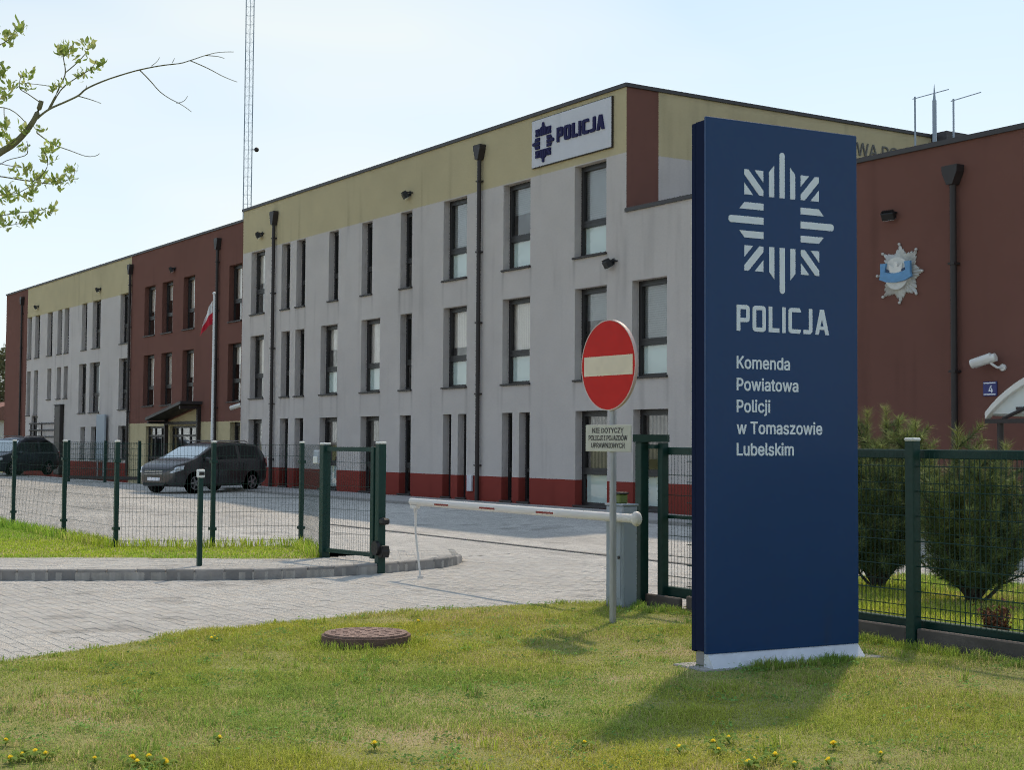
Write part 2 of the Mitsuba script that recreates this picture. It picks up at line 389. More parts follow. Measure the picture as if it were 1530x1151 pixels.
struct('yard', 'paved police yard between the fence and the building')
yard_poly = sbox(-100, 12.0, -12.9, 18.7).union(sbox(-100, 6.75, -20.0, 12.0)).difference(drive_poly).union(Polygon([(-20.0, 8.9), (-17.6, 8.47), (-17.3, 10.3), (-18.2, 10.75), (-18.4, 12), (-20, 12)])).union(sbox(-12.9, 14.2, 10, 18.7)).difference(Polygon(list(map(tuple, kerb_line)) + [(-19, 10.75), (-22, 8), (-28, 0)]).buffer(0))
yard_poly = yard_poly.union(sbox(-12.9, 10.9, -11.5, 12.0).difference(drive_poly)).union(sbox(-11.5, 11.2, -11.2, 12))
put('yard', mikit.ply(flat(yard_poly.buffer(0), 0.0, dip, (2.2, 0.85)), 'yard_paving', smooth=True))
put('drain_channel', mikit.ply(box(-27.5, -16.0, 13.20, 13.30, -0.2, -0.045), 'drain_iron'), 'yard')
struct('walkway', 'narrow raised concrete walkway along the foot of the building')
wk = []
put('walkway', mikit.ply(box(-50.35, -10, 18.82, 20.9, -0.2, 0.08), 'concrete'))
kp = mikit.ply(rbox(-0.495, 0.495, -0.06, 0.06, -0.2, 0.0, 0.012), 'kerb_1')
for x in np.arange(-49.8, -16, 1.0):
    put('kerb_stone', kp, 'walkway', T().translate([float(x), 18.755, 0.085]))
struct('yard_lawn', 'strip of lawn behind the fence under the pines')
put('yard_lawn', mikit.ply(flat(Polygon([(-12.9, 12.0), (-11.4, 9.3), (12, 9.3), (12, 14.2), (-12.9, 14.2)]), 0.01, lawn_z, (0.8, 0.8)), 'lawn_soil', smooth=True))

struct('sidewalk', 'raised block sidewalk beside the left lawn')
walk_poly = Polygon(list(map(tuple, kerb_line)) + [(-18.6, 10.3), (-18.0, 9.4), (-17.6, 8.5)] + list(map(tuple, walk_back[::-1]))).buffer(0)
put('sidewalk', mikit.ply(extr(walk_poly, 0.29).apply_translation((0, 0, -0.2)), 'joint_sand'))
lay(walk_poly.buffer(-0.10), 'sidewalk', Z_IS, -9, 9, -3, 3, rot=math.radians(63), near=150, centre=(-17.6, 6.6))
# kerb stones
seg = LineString(kerb_line); kk = 0
s = 0.0; kplys = [mikit.ply(rbox(-0.162, 0.162, -0.05, 0.05, -0.18, 0.0, 0.012), f'kerb_{k}') for k in range(3)]
while s < seg.length - 0.3:
    a, b = seg.interpolate(s + 0.05), seg.interpolate(s + 0.29); c = seg.interpolate(s + 0.167)
    ang = math.degrees(math.atan2(b.y - a.y, b.x - a.x))
    nx, ny = -math.sin(math.radians(ang)), math.cos(math.radians(ang))
    end = max(0, (s - (seg.length - 1.6)) / 1.6)
    put('kerb_stone', kplys[kk % 3 if kk % 5 else 1], 'sidewalk', T().translate([c.x - 0.0 + nx * 0.05, c.y + ny * 0.05, Z_IS + 0.005 - 0.1 * end]).rotate([0, 0, 1], ang))
    s += 0.334; kk += 1

struct('left_lawn', 'bright green strip of lawn along the left fence')
left_poly = Polygon(list(map(tuple, walk_back)) + [(-17.6, 8.5), (-19.78, 9.22), (-20.15, 7.9), (-20.75, 6.78), (-60, 6.78), (-60, 0)]).buffer(0)
put('left_lawn', mikit.ply(extr(left_poly, 0.31).apply_translation((0, 0, -0.2)), 'lawn_soil'))


# ------------------------------------------------------------------ grass blades
def blades(pts, z, h, w, cols, lean=0.45, seed=1):
    g = np.random.default_rng(seed); n = len(pts)
    a = g.uniform(0, 2 * np.pi, n); d = np.stack([np.cos(a), np.sin(a)], 1); e = np.stack([-d[:, 1], d[:, 0]], 1)
    ln = g.uniform(0.1, 1, n) * lean
    p0 = np.column_stack([pts, z]); mid = np.column_stack([pts + d * (h * ln * 0.35)[:, None], z + h * 0.6]); tip = np.column_stack([pts + d * (h * ln)[:, None], z + h * (1 - 0.25 * ln)])
    W = np.column_stack([e * (w / 2)[:, None], np.zeros(n)])
    v = np.stack([p0 - W, p0 + W, mid - W * 0.8, mid + W * 0.8, tip], 1).reshape(-1, 3)
    f = (np.array([[0, 1, 3], [0, 3, 2], [2, 3, 4]])[None] + (np.arange(n) * 5)[:, None, None]).reshape(-1, 3)
    return trimesh.Trimesh(v, f, process=False), np.repeat(cols, 5, axis=0)


def grass_cols(pts, g, tint=(1, 1, 1)):
    q = np.column_stack([pts, np.zeros(len(pts))])
    dry = np.clip((meshkit.fbm(q * 0.75, 4, 21) - 0.44) * 3.2, 0, 1) * 0.75 + np.clip((meshkit.fbm(q * 3.1, 3, 8) - 0.55) * 3, 0, 1) * 0.35
    yel = np.clip((meshkit.fbm(q * 0.5 + 9, 3, 33) - 0.35) * 2.5, 0, 1)
    gr, ye, st = np.array([0.320, 0.430, 0.100]), np.array([0.480, 0.490, 0.085]), np.array([0.66, 0.53, 0.27])
    c = gr * (1 - yel[:, None]) + ye * yel[:, None]
    k = (g.uniform(0, 1, len(pts)) < 0.05 + 0.46 * dry)[:, None]
    c = np.where(k, st * g.uniform(0.65, 1.15, (len(pts), 1)), c)
    return np.clip(c * g.uniform(0.65, 1.35, (len(pts), 1)) * np.asarray(tint), 0.01, 0.9)


def scatter(poly, n, g):
    x0, y0, x1, y1 = poly.bounds; p = np.column_stack([g.uniform(x0, x1, n), g.uniform(y0, y1, n)])
    return p[shapely.contains_xy(poly, p[:, 0], p[:, 1])]


struct('grass', 'short mown grass blades growing all over the front lawn', 'stuff')
g = np.random.default_rng(3)
near_poly = Polygon(list(map(tuple, grass_edge[22:])) + [(-11.6, 9.06), (-5.6, 9.06), (-3.6, 6.4), (-5.4, 0.9)]).buffer(0.03)
P = scatter(near_poly, 720000, g)
TOWER = np.array([-8.20, 7.62])
keep = np.ones(len(P), bool)
keep &= np.hypot(P[:, 0] + 10.55, P[:, 1] - 5.42) > 0.36
tn = meshkit.fbm(np.column_stack([P * 1.6, P[:, 0] * 0]), 3, 41)
thin = np.clip((meshkit.fbm(np.column_stack([P * 0.75, P[:, 0] * 0]), 4, 21) - 0.5) * 4, 0, 1)
keep &= g.uniform(0, 1, len(P)) > 0.5 * thin
P = P[keep]; tn = tn[keep]
hh = (0.018 + 0.040 * np.clip((tn - 0.38) * 2.5, 0, 1)) * g.uniform(0.6, 1.45, len(P))
m, c = blades(P, lawn_z(P[:, 0], P[:, 1]) - 0.004, hh, g.uniform(0.0022, 0.0050, len(P)), grass_cols(P, g), 1.7, 4)
put('grass', mikit.ply(m, 'grass_blade', color=c))
P = scatter(lawn_poly.intersection(sbox(-12.6, -2.5, -1.5, 9.06)).difference(near_poly), 150000, g)
m, c = blades(P, lawn_z(P[:, 0], P[:, 1]) - 0.004, g.uniform(0.025, 0.06, len(P)), g.uniform(0.005, 0.010, len(P)), grass_cols(P, g), 1.7, 14)
put('grass__outer', mikit.ply(m, 'grass_blade', color=c), stuff=True)
# taller tufts at edges, along the fence base, at the pylon and the lid
tuft_c = np.vstack([np.column_stack([g.uniform(-12.1, -11.1, 26), g.uniform(8.75, 9.05, 26)]), np.column_stack([g.uniform(-11.3, -5.8, 150), g.normal(8.98, 0.05, 150)]),
                    np.column_stack([np.full(42, -7.99) + g.normal(0, 0.04, 42), g.uniform(7.15, 8.15, 42)]) + np.array([[0.0, 0.0]]), np.array([(-10.55, 5.42)]) + 0.40 * np.column_stack([np.cos(np.linspace(0, 6.28, 26)), np.sin(np.linspace(0, 6.28, 26))]),
                    scatter(near_poly, 260, g), grass_edge[26:][g.integers(0, 54, 60)] + g.normal(0, 0.05, (60, 2))])
tuft_c = tuft_c[shapely.contains_xy(near_poly, tuft_c[:, 0], tuft_c[:, 1])]
tp = np.repeat(tuft_c, 34, 0) + g.normal(0, 0.035, (len(tuft_c) * 34, 2)); th = np.repeat(np.where(np.arange(len(tuft_c)) > len(tuft_c) - 60, g.uniform(0.03, 0.06, len(tuft_c)), g.uniform(0.045, 0.10, len(tuft_c))), 34) * g.uniform(0.6, 1.2, len(tp))
m, c = blades(tp, lawn_z(tp[:, 0], tp[:, 1]) - 0.004, th, g.uniform(0.004, 0.008, len(tp)), grass_cols(tp, g, (0.8, 0.92, 0.8)), 1.0, 5)
put('grass__tuft', mikit.ply(m, 'grass_blade', color=c), stuff=True)
# clover and other broad leaves in the turf
cl_c = scatter(near_poly, 900, g); nlf = 26
cp = np.repeat(cl_c, nlf, 0) + g.normal(0, 0.06, (len(cl_c) * nlf, 2)) * np.repeat(g.uniform(0.5, 1.6, len(cl_c)), nlf)[:, None]
cz = lawn_z(cp[:, 0], cp[:, 1]) + g.uniform(0.012, 0.042, len(cp)); cr = g.uniform(0.005, 0.012, len(cp))
nv = np.column_stack([g.normal(0, .35, len(cp)), g.normal(0, .35, len(cp)), np.ones(len(cp))]); nv /= np.linalg.norm(nv, axis=1, keepdims=True)
e1 = np.cross(nv, [1.0, 0.2, 0]); e1 /= np.linalg.norm(e1, axis=1, keepdims=True); e2 = np.cross(nv, e1)
tt = np.arange(6) * np.pi / 3
cv = np.column_stack([cp, cz])[:, None] + cr[:, None, None] * (np.cos(tt)[None, :, None] * e1[:, None] + np.sin(tt)[None, :, None] * e2[:, None] * 0.8)
cf = (np.array([[0, 1, 2], [0, 2, 3], [0, 3, 4], [0, 4, 5]])[None] + (np.arange(len(cp)) * 6)[:, None, None]).reshape(-1, 3)
cc_ = np.repeat(np.repeat(np.array([[0.17, 0.30, 0.085]]) * g.uniform(0.7, 1.5, (len(cl_c), 1)), nlf, 0) * g.uniform(0.8, 1.2, (len(cp), 1)), 6, 0)
put('grass__clover', mikit.ply(trimesh.Trimesh(cv.reshape(-1, 3), cf, process=False), 'grass_blade', color=cc_), stuff=True)
struct('yard_grass', 'grass growing under the pines behind the fence', 'stuff')
P = scatter(Polygon([(-12.8, 12.0), (-11.3, 9.4), (-5, 9.4), (-5, 14.1), (-12.8, 14.1)]), 80000, g)
m, c = blades(P, lawn_z(P[:, 0], P[:, 1]), g.uniform(0.03, 0.09, len(P)), g.uniform(0.006, 0.011, len(P)), grass_cols(P, g, (0.95, 1.05, 0.8)), 0.9, 6)
put('yard_grass', mikit.ply(m, 'grass_blade', color=c))
struct('left_grass', 'lush grass and taller weeds along the left fence', 'stuff')
P = scatter(left_poly.intersection(sbox(-34, 3, -17, 10)), 110000, g)
dfence = np.array(shapely.distance(shapely.points(P), LineString([(-60, 6.72), (-20.73, 6.69), (-20.1, 7.88), (-19.78, 9.15), (-17.6, 8.45)])))
hh = np.where(dfence < 0.22, g.uniform(0.06, 0.2, len(P)), g.uniform(0.02, 0.05, len(P)))
m, c = blades(P, np.full(len(P), 0.105), hh, g.uniform(0.008, 0.014, len(P)), grass_cols(P, g, (0.9, 1.12, 0.7)), 0.8, 7)
put('left_grass', mikit.ply(m, 'grass_blade', color=c))

# ------------------------------------------------------------------ buildings
Y0, YF = 20.73, 21.67
F3, F2, F1 = (6.12, 8.36), (3.14, 5.36), (0.13, 2.40)
CACHE = {}


def win_plys(w, h):
    k = (round(w, 2), round(h, 2))
    if k in CACHE: return CACHE[k]
    fr, d = 0.075, 0.07
    t = 0.35 * h; x = w / 2
    bars = [box(-x, -x + fr, 0, d, 0, h), box(x - fr, x, 0, d, 0, h), box(-x + fr, x - fr, 0.001, d - 0.001, 0, fr), box(-x + fr, x - fr, 0.001, d - 0.001, h - fr, h), box(-x + fr, x - fr, -0.008, d + 0.005, t - 0.05, t + 0.05)]
    if w > 0.6:                                                # the opening sash stands a little proud
        s = 0.055; a, b = -x + fr + 0.004, x - fr - 0.004; c0, c1 = t + 0.053, h - fr - 0.004
        bars += [box(a, a + s, -0.018, d - 0.01, c0, c1), box(b - s, b, -0.018, d - 0.01, c0, c1), box(a + s, b - s, -0.016, d - 0.012, c0, c0 + s), box(a + s, b - s, -0.016, d - 0.012, c1 - s, c1)]
        gx, g0, g1 = x - fr - s + 0.002, t + 0.05 + s, h - fr - s
    else:
        gx, g0, g1 = x - fr + 0.002, t + 0.05, h - fr

    def sheet(x0, x1, z0, z1, y):
        return trimesh.Trimesh([(x0, y, z0), (x1, y, z0), (x1, y, z1), (x0, y, z1)], [(0, 1, 2), (0, 2, 3)], process=False)
    up, lo = sheet(-gx, gx, g0 - 0.002, g1 + 0.002, d * 0.5), sheet(-x + fr - 0.002, x - fr + 0.002, fr - 0.002, t - 0.048, d * 0.5)
    hl = box(-x + 0.09, x - 0.09, d + 0.02, d + 0.03, fr, t - 0.06)
    CACHE[k] = dict(frame=mikit.ply(cat(bars), 'frame_paint'), up=mikit.ply(up, 'window_glass'), lo=mikit.ply(lo, 'window_glass'),
                    film=mikit.ply(hl, 'frosted_film'), sill=mikit.ply(rbox(-x - 0.035, x + 0.035, -0.26, 0.01, -0.04, 0.008, 0.004), 'dark_metal'),
                    blind={(b, q): mikit.ply(box(-x + 0.06, x - 0.06, d + 0.06, d + 0.068, t + 0.02 + q * (h - t), h - 0.03), b) for b in ('blind_beige', 'blind_grey', 'curtain') for q in (0, 0.22, 0.45)})
    return CACHE[k]


def window(root, xc, w, zz, Y, blind=None, film=True, label=None):
    P_ = win_plys(w, zz[1] - zz[0]); to = T().translate([xc, Y + 0.2, zz[0]])
    key = put('window', P_['frame'], root, to, label=label)
    scene[key + '__pane'] = {**P_['up'], 'to_world': to}
    scene[key + '__pane_001'] = {**P_['lo'], 'to_world': to}
    scene[key + '__sill'] = {**P_['sill'], 'to_world': to}
    if film: scene[key + '__frosted_film'] = {**P_['film'], 'to_world': to}
    if blind: scene[key + '__blind'] = {**P_['blind'][(blind, (0, 0.22, 0, 0.45, 0)[COUNT[root + '__window'] % 5])], 'to_world': to}


def hole(xc, w, zz): return sbox(xc - w / 2, zz[0], xc + w / 2, zz[1])


def facade(root, name, poly, Y, bsdf, th=0.3):
    put(name, mikit.ply(stand(extr(poly, th), 0, Y + th, 0), bsdf), root)


B = thing('police_building', 'long grey three storey block with yellow top band, red plinth and low brown wing', 'building')
wins = []
for xc, w, b, fl in [(-48.98, 1.2, 'blind_beige', 0), (-46.6, .7, None, 0), (-45.38, .7, None, 0), (-42.9, .7, None, 0), (-40.58, .7, None, 0), (-38.08, .7, None, 0), (-35.28, 1.27, 'blind_grey', 1), (-32.15, 1.28, 'blind_grey', 1), (-28.9, 1.3, 'blind_grey', 1)]:
    wins.append((xc, w, F3, b, fl))
for xc, w, b, fl in [(-48.98, 1.2, 'blind_beige', 0), (-46.55, .7, None, 0), (-45.4, .72, None, 0), (-43.17, 1.22, 'blind_beige', 1), (-40.29, 1.24, 'blind_beige', 1), (-38.05, .7, None, 0), (-35.25, 1.27, 'blind_beige', 1), (-32.15, 1.3, 'blind_beige', 1), (-28.87, 1.3, 'blind_grey', 1), (-26.6, 1.28, 'blind_grey', 1)]:
    wins.append((xc, w, F2, b, fl))
for xc, w, b, fl in [(-49.05, 1.18, 'curtain', 0), (-46.58, .67, None, 0), (-45.38, .67, None, 0), (-43.15, 1.28, 'curtain', 1), (-40.28, 1.22, 'curtain', 0), (-38.04, .68, None, 0), (-35.63, .45, None, 0), (-34.82, .45, None, 0), (-32.55, .5, None, 0), (-31.73, .5, None, 0), (-28.83, 1.3, 'curtain', 1), (-26.55, 1.27, 'curtain', 1)]:
    wins.append((xc, w, F1, b, fl))
holes = shapely.union_all([hole(x, w, z) for x, w, z, _, _ in wins])
STAINS += [(x + sg * (w / 2 + 0.02), z[0] - 0.03) for x, w, z, _, _ in wins if z[0] > 1 for sg in (-1, 1)]
XL, XC, XB, XR = -50.37, -27.48, -22.0, -16.37
facade(B, 'upper_wall', sbox(XL, 8.385, XC, 9.92).difference(holes), Y0, 'yellow_plaster')
facade(B, 'wall', sbox(XL, 0.74, XC, 8.385).union(sbox(XC, 0.74, XB, 6.98)).difference(holes), Y0, 'grey_plaster')
facade(B, 'plinth', sbox(XL, -0.3, XR, 0.74).difference(holes), Y0 - 0.006, 'red_plaster')
facade(B, 'wall', sbox(XB, 0.74, XR, 6.98), Y0, 'brown_plaster')
# gable side of the tall block above the low roof: brown stripe, yellow band, grey below
put('side_stripe', mikit.ply(box(XC - 0.3, XC + 0.002, Y0 + 0.3, 21.68, 6.6, 9.92), 'brown_plaster'), B)
put('side_stripe', mikit.ply(box(XC - 0.004, XC + 0.003, Y0 + 0.012, Y0 + 0.3, 6.6, 9.92), 'brown_plaster'), B)
put('side_upper_wall', mikit.ply(box(XC - 0.3, XC, 21.68, 33.0, 8.40, 9.92), 'yellow_plaster'), B)
put('side_wall', mikit.ply(box(XC - 0.3, XC, 21.68, 33.0, 6.6, 8.40), 'grey_plaster'), B)
put('end_wall', mikit.ply(box(XL, XL + 0.3, Y0 + 0.3, 33.0, 0, 9.92), 'grey_plaster'), B)
put('back_wall', mikit.ply(cat([box(XL, XC, 33.0, 33.3, 0, 9.92), box(XC, XR, 33.0, 33.3, 0, 6.98)]), 'grey_plaster'), B)
put('roof', mikit.ply(cat([box(XL + 0.3, XC - 0.3, Y0 + 0.3, 33.0, 9.3, 9.6), box(XC + 0.004, XR - 0.3, Y0 + 0.3, 33.0, 6.3, 6.6)]), 'roof_felt'), B)
put('end_wall', mikit.ply(box(XR - 0.3, XR, Y0 + 0.3, 33.0, 0, 6.98), 'brown_plaster'), B)
cp = []
put('coping', mikit.ply(cat([box(XL - 0.04, XC + 0.05, Y0 - 0.05, Y0 + 0.35, 9.92, 10.01), box(XC - 0.35, XC + 0.05, Y0 + 0.35, 33.1, 9.922, 10.008)]), 'coping_metal'), B)
put('coping', mikit.ply(cat([box(XC + 0.006, XR + 0.05, Y0 - 0.05, Y0 + 0.35, 6.98, 7.07), box(XR - 0.35, XR + 0.05, Y0 + 0.35, 33.1, 6.982, 7.068)]), 'coping_metal'), B)
put('stair_house', mikit.ply(box(XC + 0.01, -26.95, 31.0, 32.8, 6.55, 10.03), 'coping_metal'), B)
inn = []
for x0, x1, zt in ((XL + 0.35, XC - 0.02, 9.3), (XC - 0.02, XR - 0.35, 6.3)):
    for z in (0.02, 3.0, 6.0):
        if z < zt - 0.5: inn.append(box(x0, x1, Y0 + 0.31, 26.0, z - 0.12, z + 0.02))
    inn.append(box(x0, x1, 26.0, 26.1, 0, zt))
for x in (-47.7, -44.3, -41.7, -39.2, -36.6, -33.7, -30.3, -27.7, -25):
    inn.append(box(x, x + 0.1, Y0 + 0.31, 26.0, 0, 6.2 if x > XC else 9.3))
put('interior', mikit.ply(cat(inn), 'interior_wall'), B)
for x, w, z, b, fl in wins: window(B, x, w, z, Y0, b, bool(fl))


def downpipe(root, x, Y, ztop, zhop, z0):
    hw, ht = 0.175, 0.17
    prof = [(-hw, ztop), (hw, ztop), (hw * 0.96, ztop - 0.12), (0.065, zhop), (-0.065, zhop), (-hw * 0.96, ztop - 0.12)]
    m = stand(extr(Polygon(prof), 0.19), x, Y - 0.01, 0)
    key = put('downpipe', mikit.ply(cyl((x, Y - 0.10, z0), (x, Y - 0.10, zhop + 0.05), 0.058, 14), 'dark_metal', smooth=40), root)
    scene[key + '__hopper'] = mikit.ply(m, 'dark_metal')
    scene[key + '__bracket'] = mikit.ply(cat([box(x - 0.072, x + 0.072, Y - 0.17, Y - 0.005, z, z + 0.04) for z in np.arange(1.0, zhop - 0.3, 1.9)]), 'dark_metal')


downpipe(B, -47.43, Y0, 9.55, 9.08, 0.05); downpipe(B, -33.86, Y0, 9.6, 9.2, 0.05); downpipe(B, -17.8, Y0, 6.56, 6.22, 0.1)
put('meter_box', mikit.ply(rbox(-34.45, -34.2, Y0 - 0.07, Y0 - 0.008, 0.32, 0.75, 0.01), 'panel_white'), B)
# raised letters on the side of the tall block
def up_text(txt, h, depth, sx=1.0, bold=False):
    t = meshkit.text_mesh(txt, h, depth, bold); t.apply_scale((sx, 1, 1)); return t
tx = up_text('KOMENDA POWIATOWA POLICJI', 0.34, 0.03)
v = np.array(tx.vertices); x_w = np.array(meshkit.text_mesh('KOMENDA POWIATO', 0.34, 0.01).vertices)[:, 0].max()
tx.vertices = np.stack([XC + v[:, 2] + 0.001, 28.14 - x_w + v[:, 0], 9.14 + v[:, 1]], 1)
put('lettering', mikit.ply(tx, 'grey_letters'), B)

B2 = thing('police_building', 'far wing with brown walls, grey middle part and a yellow band under its roof', 'building')
fw = []
for xc, w in [(-63.08, 1.38), (-60.85, 1.3), (-58.3, 1.3), (-53.35, 1.3)]:
    fw += [(xc, w, (6.2, 8.38), 'blind_beige', 0), (xc, w, (3.13, 5.36), 'blind_beige', 0)]
fw.append((-53.2, 1.0, (0.3, 2.35), 'curtain', 0))
for xc, w in [(-82.6, .8), (-81.05, .95), (-78.65, .95), (-76.83, .8), (-75.6, .8), (-72.6, .85), (-70.65, 1.25), (-66.45, 1.3)]: fw.append((xc, w, (6.05, 8.34), 'blind_grey' if xc < -74 else None, 0))
for xc, w, z0 in [(-82.6, .75, 2.96), (-81.15, .8, 2.96), (-78.6, .75, 3.75), (-76.83, .75, 3.75), (-75.6, .7, 3.75), (-72.75, 1.2, 2.96), (-70.8, 1.6, 2.96), (-66.5, 1.3, 3.04)]: fw.append((xc, w, (z0, 5.37), 'blind_grey' if xc < -69 else None, 0))
for xc, w, z0, z1 in [(-72.55, .75, .75, 2.28), (-70.65, 1.1, .75, 2.28), (-66.5, 1.25, .8, 2.3)]: fw.append((xc, w, (z0, z1), None, 0))
doorh = sbox(-63.3, -0.1, -60.75, 2.25).union(sbox(-60.3, -0.1, -57.2, 2.25)).union(sbox(-81.85, 0.9, -80.6, 2.9))
fh = shapely.union_all([hole(x, w, z) for x, w, z, _, _ in fw] + [doorh])
facade(B2, 'wall', sbox(-87.7, -0.3, -83.1, 9.92), YF, 'brown_plaster')
facade(B2, 'wall', sbox(-83.1, 0.62, -65.6, 8.31).difference(fh), YF, 'grey_plaster')
facade(B2, 'upper_wall', sbox(-83.1, 8.31, -65.6, 9.92).difference(fh), YF, 'yellow_plaster')
facade(B2, 'plinth', sbox(-83.1, -0.3, -65.6, 0.62).difference(fh), YF, 'red_plaster')
tri = Polygon([(-60.6, 2.39), (-56.8, 2.39), (-56.8, 3.0), (-60.6, 2.42)])
facade(B2, 'wall', sbox(-65.6, 2.39, -50.38, 9.92).difference(tri).difference(fh), YF, 'brown_plaster')
facade(B2, 'lower_wall', sbox(-65.6, -0.3, -50.38, 2.39).union(tri).difference(fh), YF, 'yellow_plaster')
put('coping', mikit.ply(box(-87.75, -50.4, YF - 0.05, YF + 0.35, 9.92, 10.01), 'coping_metal'), B2)
put('roof', mikit.ply(box(-87.4, -50.4, YF + 0.3, 33, 9.3, 9.6), 'roof_felt'), B2)
put('end_wall', mikit.ply(box(-87.7, -87.4, YF + 0.3, 33, -0.2, 9.92), 'brown_plaster'), B2)
put('back_wall', mikit.ply(box(-87.7, -50.4, 33.0, 33.3, -0.2, 9.92), 'grey_plaster'), B2)
put('interior', mikit.ply(cat([box(-87.3, -50.45, YF + 0.31, 27, z - 0.12, z + 0.02) for z in (0.02, 3.0, 6.0)] + [box(-87.3, -50.45, 27, 27.1, 0, 9.3)] + [box(x, x + .1, YF + 0.31, 27, 0, 9.3) for x in (-83.5, -79.8, -74.3, -69, -64.4, -62, -59.6, -56)]), 'interior_wall'), B2)
for x, w, z, b, fl in fw: window(B2, x, w, z, YF, b, bool(fl))
downpipe(B2, -83.95, YF, 9.55, 9.1, 0.05); downpipe(B2, -65.5, YF, 9.55, 9.1, 0.05); downpipe(B2, -55.0, YF, 9.55, 9.1, 0.05)


def glazed_door(root, x0, x1, z0, z1, Y, n):
    d = put('door', mikit.ply(cat([box(x, x + 0.08, Y + 0.12, Y + 0.2, z0, z1) for x in np.linspace(x0, x1 - 0.08, n + 1)] + [box(x0 + 0.08, x1 - 0.08, Y + 0.125, Y + 0.195, z, z + 0.09) for z in (z0, z0 + 0.85, z1 - 0.45, z1 - 0.09)]), 'frame_paint'), root)
    xs = np.linspace(x0, x1 - 0.08, n + 1)
    for i in range(n):
        a, b = xs[i] + 0.075, xs[i + 1] + 0.005
        scene[d + ('__pane' if i == 0 else f'__pane_{i:03d}')] = mikit.ply(trimesh.Trimesh([(a, Y + 0.16, z0 + .05), (b, Y + 0.16, z0 + .05), (b, Y + 0.16, z1 - .05), (a, Y + 0.16, z1 - .05)], [(0, 1, 2), (0, 2, 3)], process=False), 'window_glass')


glazed_door(B2, -63.3, -60.75, 0, 2.25, YF, 3); glazed_door(B2, -60.3, -57.2, 0, 2.25, YF, 3); glazed_door(B2, -81.85, -80.6, 0.9, 2.9, YF, 1)
# pent roof over the entrance
cn = put('entrance_canopy', mikit.ply(trimesh.convex.convex_hull(np.array([(x, y, z + dz) for x, z in ((-60.75, 2.47), (-56.6, 3.09)) for y in (20.75, YF - 0.004) for dz in (0, 0.12)])), 'coping_metal'), B2)
scene[cn + '__beam'] = mikit.ply(cat([box(-60.6, -56.75, YF - 0.14, YF - 0.006, 2.30, 2.42), box(-60.62, -60.48, YF - 0.15, YF - 0.007, 0, 2.50), box(-56.88, -56.74, YF - 0.15, YF - 0.007, 0, 3.02), box(-60.62, -60.48, 20.8, YF - 0.15, 2.34, 2.45), box(-56.88, -56.74, 20.8, YF - 0.15, 2.9, 3.03)]), 'dark_metal')

# ------------------------------------------------------------------ lamps, signs and cameras on the walls
FL = cat([rbox(-0.19, 0.19, -0.30, -0.12, -0.10, 0.12, 0.02)] + [box(x - 0.008, x + 0.008, -0.28, -0.14, 0.10, 0.17) for x in np.linspace(-0.15, 0.15, 6)])
FL.apply_transform(trimesh.transformations.rotation_matrix(math.radians(28), [1, 0, 0]))
fl_body = mikit.ply(FL, 'black_plastic')
fl_arm = mikit.ply(cat([box(-0.05, 0.05, -0.02, 0.0, -0.09, 0.09), box(-0.21, -0.195, -0.24, -0.002, -0.02, 0.02), box(0.195, 0.21, -0.24, -0.002, -0.02, 0.02), box(-0.21, 0.21, -0.03, -0.003, -0.021, 0.021)]), 'black_plastic')
gm = box(-0.165, 0.165, -0.285, -0.135, -0.106, -0.101); gm.apply_transform(trimesh.transformations.rotation_matrix(math.radians(28), [1, 0, 0]))
fl_glass = mikit.ply(gm, 'lamp_clear')
for x, Y, z, rz, lab in [(-48.63, Y0, 8.92, -18, 'black floodlight on the yellow band above the first window of the grey block'), (-37.86, Y0, 8.86, -18, 'black floodlight on the yellow band in the middle of the grey block'),
                         (-27.95, Y0, 5.88, -18, 'black floodlight on the grey wall under the top right window'), (-19.32, Y0, 5.91, 14, 'black floodlight on the brown wall above the star badge'),
                         (-80.95, YF, 8.81, -18, 'black floodlight at the far left end of the yellow band'), (-70.12, YF, 8.84, -18, 'black floodlight near the brown wall on the far yellow band'), (-60.0, YF, 8.85, -18, 'black floodlight high on the far brown wall')]:
    k = thing('floodlight', lab, 'floodlight', 'floodlights on the walls')
    q_ = 0.66 if x > -20 else 0.78
    to = T().translate([x, Y - 0.004, z]).rotate([0, 0, 1], rz).scale([q_, q_, q_])
    to0 = T().translate([x, Y - 0.004, z]).scale([q_, q_, q_])
    for nme, s_, t_ in (('housing', fl_body, to), ('bracket', fl_arm, to0), ('lens', fl_glass, to)): scene[f'{k}__{nme}'] = {**s_, 'to_world': t_}


def star(h, wt=1.0):
    """the emblem of bars: drawn around the origin, h tall overall"""
    out = []
    def bar(x, a, b, w, cap):
        if cap == 'round': return LineString([(x, a), (x, b - w / 2)]).buffer(w / 2, cap_style=1).intersection(sbox(-1, a, 1, 1))
        s_ = 1 if x < 0 else -1
        return Polygon([(x - w / 2, a), (x + w / 2, a), (x + w / 2, b + (0.035 if s_ > 0 else -0.015)), (x - w / 2, b + (-0.015 if s_ > 0 else 0.035))])
    side = [bar(0, 0.185, 0.525, 0.052 * wt, 'round'), bar(-0.105, 0.185, 0.385, 0.05 * wt, 'cut'), bar(0.105, 0.185, 0.385, 0.05 * wt, 'cut')]
    a, b = 0.187, 0.372
    dg = LineString([(a - .1, a - .1), (b + .1, b + .1)]).buffer(0.028 * wt, cap_style=2).intersection(sbox(a, a, b, b))
    tri1, tri2 = Polygon([(a, b), (a, b - 0.085), (a + 0.085, b)]), Polygon([(b, a), (b - 0.085, a), (b, a + 0.085)])
    for r in (0, 90, 180, 270):
        for q in side + [dg, tri1, tri2]:
            q = affinity.rotate(q, r, origin=(0, 0))
            out.append(q)
    u = shapely.union_all(out)
    return affinity.scale(u, h / 1.05 * 0.93, h / 1.05, origin=(0, 0))


